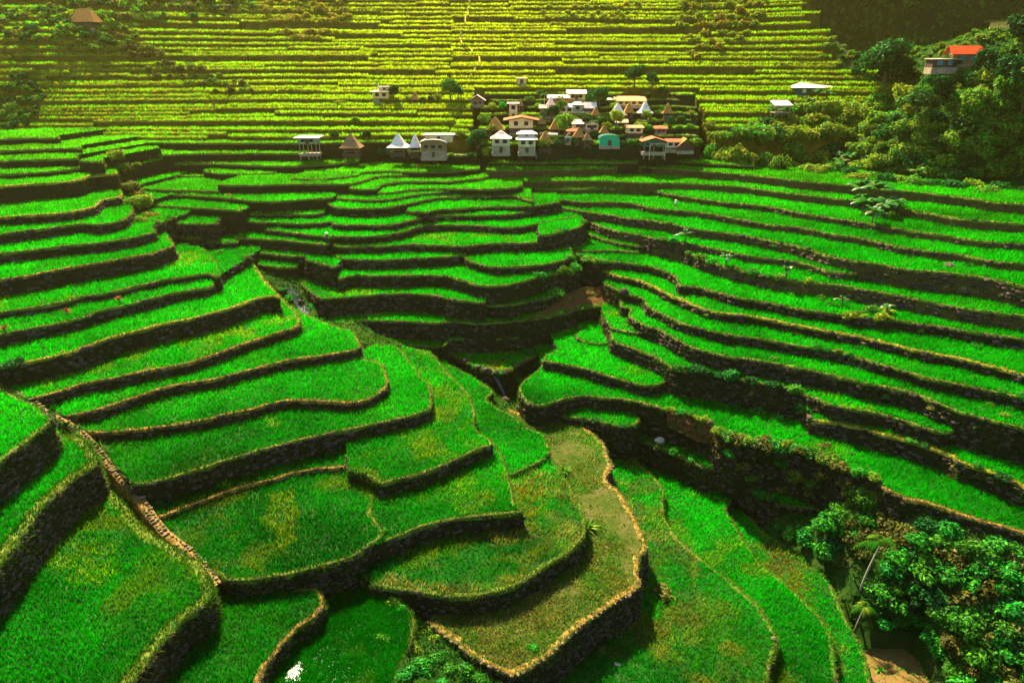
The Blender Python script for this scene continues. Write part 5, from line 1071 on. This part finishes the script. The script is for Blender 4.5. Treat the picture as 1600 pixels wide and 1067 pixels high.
hut(879, 166, 151, 12, 'small red-brown cone hut in the crowded upper village', 'thatch')
house(884, 181, 22, 'cream house with a bright white gable roof at the village heart', hw=1.7, wall='cream', roof=('gx', 'white', .9, .3), base=.8, basemat='dkbrown', win=2)
house(857, 182, 26, 'brown house under a wide tan sheet roof at the village heart', hw=1.4, wall='brown', roof=('gx', 'tan', .8, .4), base=1.0, basemat='dkbrown', win=2)
house(902, 180, 15, 'grey-green block house under a white hip roof', hw=2.0, wall='greygreen', roof=('hip', 'white', .9, .3), base=1.0, basemat='pinkwhite', win=1, door=False)
house(921, 180, 18, 'house with a patched white gable over a dark open storey', hw=1.0, wall='dkbrown', roof=('gx', 'white', 1.6, .2), base=1.0, basemat='pinkwhite', win=2, door=False)
hut(931, 186, 168, 16, 'tan cone hut beside the patched white gable', 'thatch')
house(908, 201, 28, 'low house with a long red and white roof', hw=1.3, wall='cream', roof=('gx', 'pinkwhite', 1.0, .4), win=2)
house(924, 203, 20, 'cream house with a small green gable', hw=1.6, wall='cream', roof=('gy', 'dkgreen', 1.0, .2), win=2)
house(896, 211, 19, 'little house with a faded red roof among the central trees', hw=1.0, wall='pinkwhite', roof=('hip', 'red', .6, .3), win=1)
hut(905, 221, 200, 20, 'orange-brown thatched hut below the faded red roof', 'thatch')
hut(868, 209, 186, 20, 'orange-brown thatched hut behind the central trees', 'thatch')
house(887, 222, 9, 'tiny pale green box shed on the village wall', 'shed', hw=1.2, wall='greygreen', roof=('shed', 'white', .1, .1), win=0)
house(951, 228, 31, 'bright green shed with an arched front', 'shed', d=3.2, hw=1.9, wall='green', roof=('arch', 'dkgreen', 1.0, .12), win=0, gfill='green')
house(982, 165, 48, 'long yellow house with four windows and an orange roof', hw=1.3, wall='yellow', roof=('gx', 'orange', 1.2, .2), win=4, door=False)
house(950, 163, 13, 'small yellow house with a white hip roof left of the long orange roof', hw=1.2, wall='yellow', roof=('hip', 'white', .6, .3), win=1)
hut(966, 187, 163, 28, 'white steep-roofed hut half hidden by bright plants', 'white', kind='pyr')
hut(983, 183, 161, 17, 'brown cone hut below the long orange roof', 'thatch')
hut(1009, 184, 160, 23, 'free-standing white pyramid-roofed hut on the right of the village', 'white', kind='pyr')
hut(1044, 184, 162, 16, 'brown cone hut farthest right in the upper village row', 'thatch')
house(990, 217, 24, 'cream house with a pale orange flat roof above a dark lower storey', hw=1.5, wall='cream', roof=('shed', 'orange', .35, .3), base=1.6, basemat='dkbrown', win=2)
house(1019, 238, 34, 'dark green stilt house with a faded red gable', hw=1.5, wall='dkgreen', roof=('gy', 'red', 1.0, .45), stilts=1.3, win=3)
house(1050, 234, 22, 'low house with a pale wall band and red roof next to the large thatched hut', hw=1.5, wall='pinkwhite', roof=('gx', 'red', .7, .25), base=.6, win=2)
house(1069, 236, 25, 'large straw-thatched hut with a dark gable mouth, right end of the village', 'hut', hw=.9, wall='dkbrown', roof=('gy', 'thatch', 2.3, .5), win=0)
hut(846, 198, 184, 15, 'small brown hut tucked right of the cream house with two windows', 'oldthatch')
hut(944, 212, 197, 16, 'brown thatched hut just above the bright green shed', 'thatch')
hut(1004, 228, 213, 14, 'small brown hut touching the left side of the dark green stilt house', 'oldthatch')
hut(918, 224, 208, 17, 'dark brown hut left of the bright green shed', 'oldthatch')
house(1031, 208, 18, 'small shed with a rusty roof above the dark green stilt house', 'shed', hw=1.2, wall='brown', roof=('gx', 'red', .6, .25), win=1)
house(970, 199, 17, 'small tan-roofed house among the trees above the green shed', hw=1.3, wall='greygreen', roof=('gx', 'tan', .8, .3), win=2)
# on the right-hand hill, and alone above
hy = hit(1262, 152, 90).y
house(1266, 149, 64, 'green-walled house with a long whitish hip roof on the hill', y=hy, hw=1.6, wall='dkgreen', roof=('hip', 'white', 1.3, .8), win=4, winmat='cream')
house(1219, 176, 24, 'small shelter with a bright white roof below the hill house', 'shelter', y=hit(1219, 178, 90).y-5, hw=.25, stilts=1.2, sink=.15, d=3.0, wall='post', roof=('shed', 'white', .9, .35), win=0, door=False)
hy = hit(1520, 104, 90).y
house(1522, 101, 78, 'long house with an orange-red roof on the upper right hill', y=hy, d=3.6, hw=1.8, wall='brown', roof=('gx', 'bright_red', 1.6, .45), win=4, winmat='blue', rz=math.radians(-9))
house(1470, 106, 36, 'lean-to shed beside the orange-red roofed house', 'shed', y=hy+.5, hw=1.5, wall='dkbrown', roof=('shed', 'tan', .15, .4), win=2, winmat='blue', rz=math.radians(-9))
P = hit(1592, 46, 90); hy = P.y if P else 140
house(1590, 44, 60, 'house with a dark overhanging eave cut by the right edge', y=hy, hw=1.5, wall='yellow', roof=('shed', 'dkbrown', .1, .8), win=1)
P = hit(137, 40, 100)
house(137, 44, 33, 'lone straw-thatched hut on the dark upper left slope', 'hut', y=P.y-2, hw=1.3, wall='dkbrown', roof=('hip', 'thatch', 3.2, .45), win=0, sink=4)
# ------------------------------------------------------------------ village clutter: frame and poles
X, Y, Z = at_y(1027, 243, far_y(243)-2)
fr = empty('wooden_frame', (X, Y, Z+CZ), label='wooden post frame in front of the dark green stilt house', cat='frame')
for sx in (-1.6, 1.6):
    mb = MB(); mb.box(sx-.06, sx+.06, -.06, .06, -1, 2.2); mb.part('post', HM['post'], fr)
mb = MB(); mb.box(-1.7, 1.7, -.05, .05, 2.2, 2.32); mb.part('beam', HM['post'], fr)
# ------------------------------------------------------------------ stones: rim of the straw-brown paddy, the stone stair, boulders
def rock(seed, sub=2):
    bm = bmesh.new(); bmesh.ops.create_icosphere(bm, subdivisions=sub, radius=1); rn = random.Random(seed)
    for v in bm.verts: v.co *= 1+rn.uniform(-.18, .14)
    return bm
ROCK = {}
for mt in ('pale_stone', 'path_stone', 'stone'):
    ROCK[mt] = []
    for k in range(5):
        bm = rock(k*7+len(mt), 1); me = bpy.data.meshes.new('stone'); bm.to_mesh(me); bm.free(); me.materials.append(M[mt]); ROCK[mt].append(me)
def stones_along(root, pts, step, off, size, mt, rnd, z, flat=.5):
    """pts (n,2) world polyline; stones as parts of root"""
    loc = Vector(root.location); seg = np.linalg.norm(np.diff(pts, axis=0), axis=1); s = np.concatenate([[0], np.cumsum(seg)]); q = 0
    while q < s[-1]:
        x = np.interp(q, s, pts[:, 0]); y = np.interp(q, s, pts[:, 1]); x2 = np.interp(q+.1, s, pts[:, 0]); y2 = np.interp(q+.1, s, pts[:, 1])
        tx, ty = (x2-x)/.1, (y2-y)/.1; k = size*rnd.uniform(.65, 1.35); o = off+rnd.uniform(-.07, .07)
        st = link('stone', rnd.choice(ROCK[mt]), root, Vector((x+ty*o, y-tx*o, (z(x, y) if callable(z) else z)+rnd.uniform(-.02, .05)))-loc)
        st.scale = (k*rnd.uniform(.8, 1.3), k*rnd.uniform(.55, .9), k*flat); st.rotation_euler = (rnd.uniform(-.2, .2), rnd.uniform(-.2, .2), math.atan2(ty, tx)+rnd.uniform(-.4, .4)+(1.57 if rnd.random() < .5 else 0))
        q += step*rnd.uniform(.7, 1.3)+(step*3*rnd.random() if rnd.random() < .15 else 0)
rs = random.Random(3); bp = next(t for t in TER if t.id == 'BP')
def lip_between(t, ua, ub, va, vb):
    P3 = np.hstack([t.lip, np.full((len(t.lip), 1), t.z)]); u, v = project(P3); m = (u > ua) & (u < ub) & (v > va) & (v < vb); return t.lip[m]
sg = bp.sgn
for box in [(950, 1020, 752, 880), (800, 1005, 905, 1060), (665, 800, 955, 1060), (930, 965, 690, 740)]:
    L = lip_between(bp, *box)
    if len(L) > 2: stones_along(bp.root, L, .66, .13*sg, .18, 'path_stone', rs, bp.z+CZ-.0, .6)
# the stone stair between the near left terraces
pp = [(0,610),(30,616),(48,624),(62,638),(86,652),(108,663),(128,678),(146,696),(160,713),(176,732),(192,750),(207,762),(226,790),(241,812),(260,834),(281,850),(303,868),(326,894),(338,914)]
W3 = []
for (u, v) in pp:
    h = hit(u, v); W3.append(h)
W3 = np.array([[p.x, p.y, p.z] for p in W3])
for k in range(1, len(W3)-1): W3[k, 2] = min(W3[k, 2], max(W3[k-1, 2], W3[k+1, 2]))
# smooth, always descending course
zs = W3[:, 2].copy(); zs = np.minimum.accumulate(zs); zs = np.convolve(np.pad(zs, 2, 'edge'), np.ones(5)/5, 'valid')
W3 = np.array([[*on_plane(u, v, z-CZ), z] for (u, v), z in zip(pp, zs)])
C3 = catmull(W3, .35)
st_root = empty('stone_stair', C3[len(C3)//2], label='narrow stone stair descending between the near left terraces', cat='stone stair')
loc = np.array(st_root.location); tg = np.gradient(C3[:, :2], axis=0); tg /= np.linalg.norm(tg, axis=1)[:, None]; nn = np.stack([tg[:, 1], -tg[:, 0]], 1)
prof = [(-.55, -1.6), (-.42, -.04), (0, 0), (.42, -.04), (.55, -1.6)]; VV = np.zeros((len(C3), 5, 3))
for k, (o, hz) in enumerate(prof): VV[:, k, :2] = C3[:, :2]+nn*o-loc[:2]; VV[:, k, 2] = C3[:, 2]+hz-loc[2]
a = np.arange(len(C3)-1); fq = np.vstack([np.stack([a*5+k, a*5+k+1, (a+1)*5+k+1, (a+1)*5+k], 1) for k in range(4)])
link('path_bed', arr_mesh('path_bed', VV.reshape(-1, 3), [fq], M['bund_brown'], smooth=True), st_root)
zf = lambda x, y: C3[np.argmin((C3[:, 0]-x)**2+(C3[:, 1]-y)**2), 2]+.05
for o in (-.2, .18): stones_along(st_root, C3[:, :2], .46, o, .21, rs.choice(['path_stone', 'stone']), rs, zf, .42)
def boulder(P, s, label, mt='stone', flat=.75):
    bm = rock(int(P.x*10) % 97, 3)
    for v in bm.verts:
        n = fbm(np.array([v.co.x*2+P.x]), np.array([v.co.y*2+v.co.z*1.7]), .9, 7)[0]; v.co *= .82+.36*n
    me = bpy.data.meshes.new('boulder'); bm.to_mesh(me); bm.free(); me.materials.append(M[mt])
    for p in me.polygons: p.use_smooth = True
    o = link('boulder', me, None, P+Vector((0, 0, s*flat*.4)), label=label, cat='boulder'); o.scale = (s, s*.8, s*flat); o.rotation_euler = (0, 0, P.x)
boulder(hit(1031, 692), .75, 'tan boulder on the weedy plot', 'pale_stone'); boulder(hit(1105, 708), .45, 'smaller boulder at the foot of the scarred bank, right of the tan one', 'stone')
boulder(hit(1483, 417), .9, 'broad flat boulder in the rubble wall, upper right', 'stone', .45); boulder(hit(1208, 1003), .3, 'tan rock on the lip at the bottom centre', 'path_stone')
boulder(hit(470, 474), .5, 'rounded boulder beside the white water of the cut', 'stone'); boulder(hit(790, 628), .7, 'grey boulder at the stream fork', 'stone')
boulder(hit(975, 466), .8, 'boulder at the right end of the bare red earth', 'stone'); boulder(hit(965, 1039), .3, 'small pale rock lying in the broad rough terrace', 'pale_stone', .4)
for u, v, s_, lb in [(748,594,.55,'first grey boulder in the stream under the V-shaped plot'),(762,604,.7,'largest grey boulder in the stream under the V-shaped plot'),(776,613,.5,'grey boulder just above the stream fork'),(728,580,.5,'topmost grey boulder of the stream under the V-shaped plot'),(786,620,.45,'small grey boulder at the lip of the stream fork')]:
    boulder(hit(u, v), s_, lb, 'stone')
clump([(742,590),(756,598),(772,606),(735,584),(782,616),(752,606),(766,596)], ['gorge', 'olive'], .4, .8, 'bush growing in the stream bed under the V-shaped plot', 'bushes in the stream bed')
# ------------------------------------------------------------------ bare red earth slides and small water
def patch(name, poly, mat, label, lift=.12, y0=25, kind='structure', n=22):
    us = [p[0] for p in poly]; vs = [p[1] for p in poly]; cells = []; idx = {}; V = []
    U = np.linspace(min(us), max(us), n); W = np.linspace(min(vs), max(vs), n)
    for j in range(n):
        for i in range(n):
            p = hit(U[i], W[j], y0); V.append(p if p is not None else Vector((0, 0, 0)))
    fs = []
    for j in range(n-1):
        for i in range(n-1):
            q = [j*n+i, j*n+i+1, (j+1)*n+i+1, (j+1)*n+i]
            if inside((U[i]+U[i+1])/2, (W[j]+W[j+1])/2, poly) and max((V[a]-V[b]).length for a in q for b in q) < 5: fs.append(q)
    if not fs: return
    A = np.array([(p.x, p.y-.05, p.z+lift) for p in V]); A[:, 2] += rng.uniform(-.08, .08, len(A))
    used = np.unique(np.array(fs)); mp = {k: i for i, k in enumerate(used)}; fs = [[mp[k] for k in f] for f in fs]
    link(name, arr_mesh(name, A[used], [np.array(fs)], M[mat], smooth=True), None, kind=kind, label=label)
def slide(name, bot, top, zb, back, mat, label):
    n, m = 26, 12; bot = catmull(np.array(bot, float), 6); top = catmull(np.array(top, float), 6); V = []
    for i in range(n):
        fb = i/(n-1); B = np.array([np.interp(fb*(len(bot)-1), np.arange(len(bot)), bot[:, k]) for k in (0, 1)]); Tp = np.array([np.interp(fb*(len(top)-1), np.arange(len(top)), top[:, k]) for k in (0, 1)])
        yb = zb/g(B[1])+.15
        for j in range(m):
            f = j/(m-1); p = B*(1-f)+Tp*f; X, Y, Z = at_y(p[0], p[1], yb+back*f); V.append((X+random.uniform(-.1, .1), Y+random.uniform(-.25, .25), Z+CZ+random.uniform(-.12, .12)+.1))
    fs = [[i*m+j, (i+1)*m+j, (i+1)*m+j+1, i*m+j+1] for i in range(n-1) for j in range(m-1)]
    link(name, arr_mesh(name, np.array(V), [np.array(fs)], M[mat], smooth=True), None, kind='structure', label=label)
slide('red_earth_slide', [(828,500),(850,497),(880,490),(912,482),(947,478),(968,470)], [(838,480),(860,470),(885,460),(915,450),(948,450),(972,462)], zrel('U2'), 4.5, 'red_earth', 'bare red earth slide at the fan edge')
slide('red_earth_scar', [(1042,668),(1060,676),(1085,688),(1112,696)], [(1040,644),(1065,648),(1092,660),(1118,672)], -43.4, .7, 'red_earth', 'small red earth scar below the long right terrace')
patch('red_earth_bank', [(228,345),(228,332),(252,332),(255,348)], 'red_earth', 'small red earth bank in the left ravine', y0=100)
def stream(px, w, label, dz=.12):
    pts = [hit(u, v) for u, v in px]; pts = np.array([[p.x, p.y, p.z] for p in pts]); pts[:, 2] = np.minimum.accumulate(pts[:, 2]); P = catmull(pts, .6)
    tg = np.gradient(P[:, :2], axis=0); tg /= np.maximum(np.linalg.norm(tg, axis=1)[:, None], 1e-6); nn = np.stack([tg[:, 1], -tg[:, 0]], 1)
    Vv = np.zeros((len(P), 2, 3)); Vv[:, 0, :2] = P[:, :2]-nn*w/2; Vv[:, 1, :2] = P[:, :2]+nn*w/2; Vv[:, :, 2] = (P[:, 2]+dz)[:, None]; a = np.arange(len(P)-1)
    link('stream', arr_mesh('stream', Vv.reshape(-1, 3), [np.stack([a*2, a*2+1, a*2+3, a*2+2], 1)], M['stream'], smooth=True), None, kind='structure', label=label)
stream([(452,452),(462,466),(472,480),(482,494)], 1.6, 'white water in the stream cut')
stream([(715,572),(745,594),(770,610),(792,626)], .5, 'stream below the V-shaped plot')
def ribbon(name, px, w, mat, label, lift=.15, step=1.2, y0=120):
    px = catmull(np.array(px, float), step*2); pts = [hit(u, v, y0) for u, v in px]; P = np.array([[p.x, p.y-.2, p.z+lift] for p in pts if p is not None])
    Vv = np.zeros((len(P), 2, 3)); Vv[:, 0] = P-[w/2, 0, 0]; Vv[:, 1] = P+[w/2, 0, 0]; a = np.arange(len(P)-1); Vv[..., 2] += rng.uniform(-.1, .1, (len(P), 2)); Vv[..., 0] += rng.uniform(-.15, .15, (len(P), 2))
    link(name, arr_mesh(name, Vv.reshape(-1, 3), [np.stack([a*2, a*2+1, a*2+3, a*2+2], 1)], M[mat]), None, kind='structure', label=label)
ribbon('footpath', [(736,-8),(733,15),(728,35),(722,50),(720,68),(733,80),(746,92),(749,105),(738,118),(734,130)], .55, 'bund_gold', 'golden footpath climbing the far rows')
# pale stake
P = hit(358, 926); mb = MB(); mb.tube([(0, 0, -.2), (.14, .1, 1.15)], [.035, .03], 6)
link('stake', mb.mesh('stake', HM['post']), None, P, label='pale leaning stake at the foot of the dark wall, lower left', cat='stake')
# ------------------------------------------------------------------ people
def person(P, rz, label, top, legs, hat=None, sc=1.0):
    root = empty('person', P, rz, label=label, cat='person'); root.scale = (sc,)*3
    J = {'pel': (0,0,.92,.13), 'wst': (0,0,1.08,.12), 'chs': (0,0,1.32,.15), 'nek': (0,0,1.48,.06), 'hd0': (0,-.02,1.56,.085), 'hd1': (0,-.02,1.68,.09),
         'shl': (-.19,0,1.40,.065), 'ell': (-.26,.03,1.14,.05), 'wrl': (-.24,-.10,.92,.038), 'hnl': (-.23,-.13,.83,.04), 'shr': (.19,0,1.40,.065), 'elr': (.26,.03,1.14,.05), 'wrr': (.22,-.14,.95,.038), 'hnr': (.21,-.19,.87,.04),
         'hpl': (-.10,0,.86,.10), 'knl': (-.11,-.03,.48,.07), 'anl': (-.11,.02,.08,.045), 'tol': (-.12,-.14,.03,.04), 'hpr': (.10,0,.86,.10), 'knr': (.12,-.06,.48,.07), 'anr': (.12,.0,.08,.045), 'tor': (.13,-.16,.03,.04)}
    E = [('pel','wst'),('wst','chs'),('chs','nek'),('nek','hd0'),('hd0','hd1'),('chs','shl'),('shl','ell'),('ell','wrl'),('wrl','hnl'),('chs','shr'),('shr','elr'),('elr','wrr'),('wrr','hnr'),('pel','hpl'),('hpl','knl'),('knl','anl'),('anl','tol'),('pel','hpr'),('hpr','knr'),('knr','anr'),('anr','tor')]
    ks = list(J); me = bpy.data.meshes.new('body'); me.from_pydata([J[k][:3] for k in ks], [(ks.index(a), ks.index(b)) for a, b in E], [])
    o = bpy.data.objects.new('body', me); COL.objects.link(o); md = o.modifiers.new('s', 'SKIN'); 
    if not me.skin_vertices: 
        bm = bmesh.new(); bm.from_mesh(me); bm.verts.layers.skin.verify(); bm.to_mesh(me); bm.free()
    for i, k in enumerate(ks): me.skin_vertices[0].data[i].radius = (J[k][3], J[k][3]*.85)
    me.skin_vertices[0].data[0].use_root = True
    sub = o.modifiers.new('d', 'SUBSURF'); sub.levels = 2; sub.render_levels = 2
    dg = bpy.context.evaluated_depsgraph_get(); me2 = bpy.data.meshes.new_from_object(o.evaluated_get(dg)); bpy.data.objects.remove(o)
    mats = [top, legs, HMP['skin'], HMP['hair']]; me2.materials.clear()
    for m_ in mats: me2.materials.append(m_)
    for p in me2.polygons:
        c = p.center; p.use_smooth = True
        p.material_index = 2 if (c.z > 1.50 or (abs(c.x) > .18 and c.z < 1.12 and c.z > .7) or c.z < .10) else (0 if c.z > .95 else 1)
        if c.z > 1.66 or (c.z > 1.56 and c.y > .03): p.material_index = 3
    link('body', me2, root)
    mb = MB()
    for sx in (-.035, .035): mb.box(sx-.012, sx+.012, -.112, -.09, 1.625, 1.645)
    mb.box(-.03, .03, -.108, -.09, 1.555, 1.567); mb.part('face_features', HMP['hair'], root)
    if hat:
        mb = MB(); n = 14; vs = [(0, -.02, 1.86)]+[(math.cos(k*6.283/n)*.25, -.02+math.sin(k*6.283/n)*.25, 1.70) for k in range(n)]
        mb.add(vs, [(0, 1+k, 1+(k+1) % n) for k in range(n)]+[tuple(range(n, 0, -1))]); mb.part('hat', hat, root)
HMP = {'skin': plain('skin', (.30, .16, .09), .6, .05), 'hair': plain('black_hair', (.015, .012, .01), .6, .1)}
cl = {k: plain('cloth_'+k, c, .9, .1) for k, c in {'red': (.35, .06, .03), 'brown': (.16, .08, .05), 'white': (.65, .6, .5), 'blue': (.05, .12, .35), 'dark': (.04, .04, .05)}.items()}
person(hit(512, 385), .6, 'person in a reddish-brown top and pale hat by the stone stair of the fan', cl['brown'], cl['dark'], cl['white'], 1.15)
person(hit(336, 178), -.3, 'person in red standing on the rows of the left far slope', cl['red'], cl['brown'], None, 1.1)
person(hit(654, 277), .2, 'person in dark red on the fan below the left hamlet', cl['red'], cl['dark'], None, 1.0)
person(hit(838, 254), .0, 'person in blue on the narrow terrace below the village wall', cl['blue'], cl['dark'], None, .9)
person(hit(1055, 326), .0, 'person in white in the right terrace below the village', cl['white'], cl['brown'], cl['white'], .9)

haze_box(.0001, (1.0, .84, .25), .68)
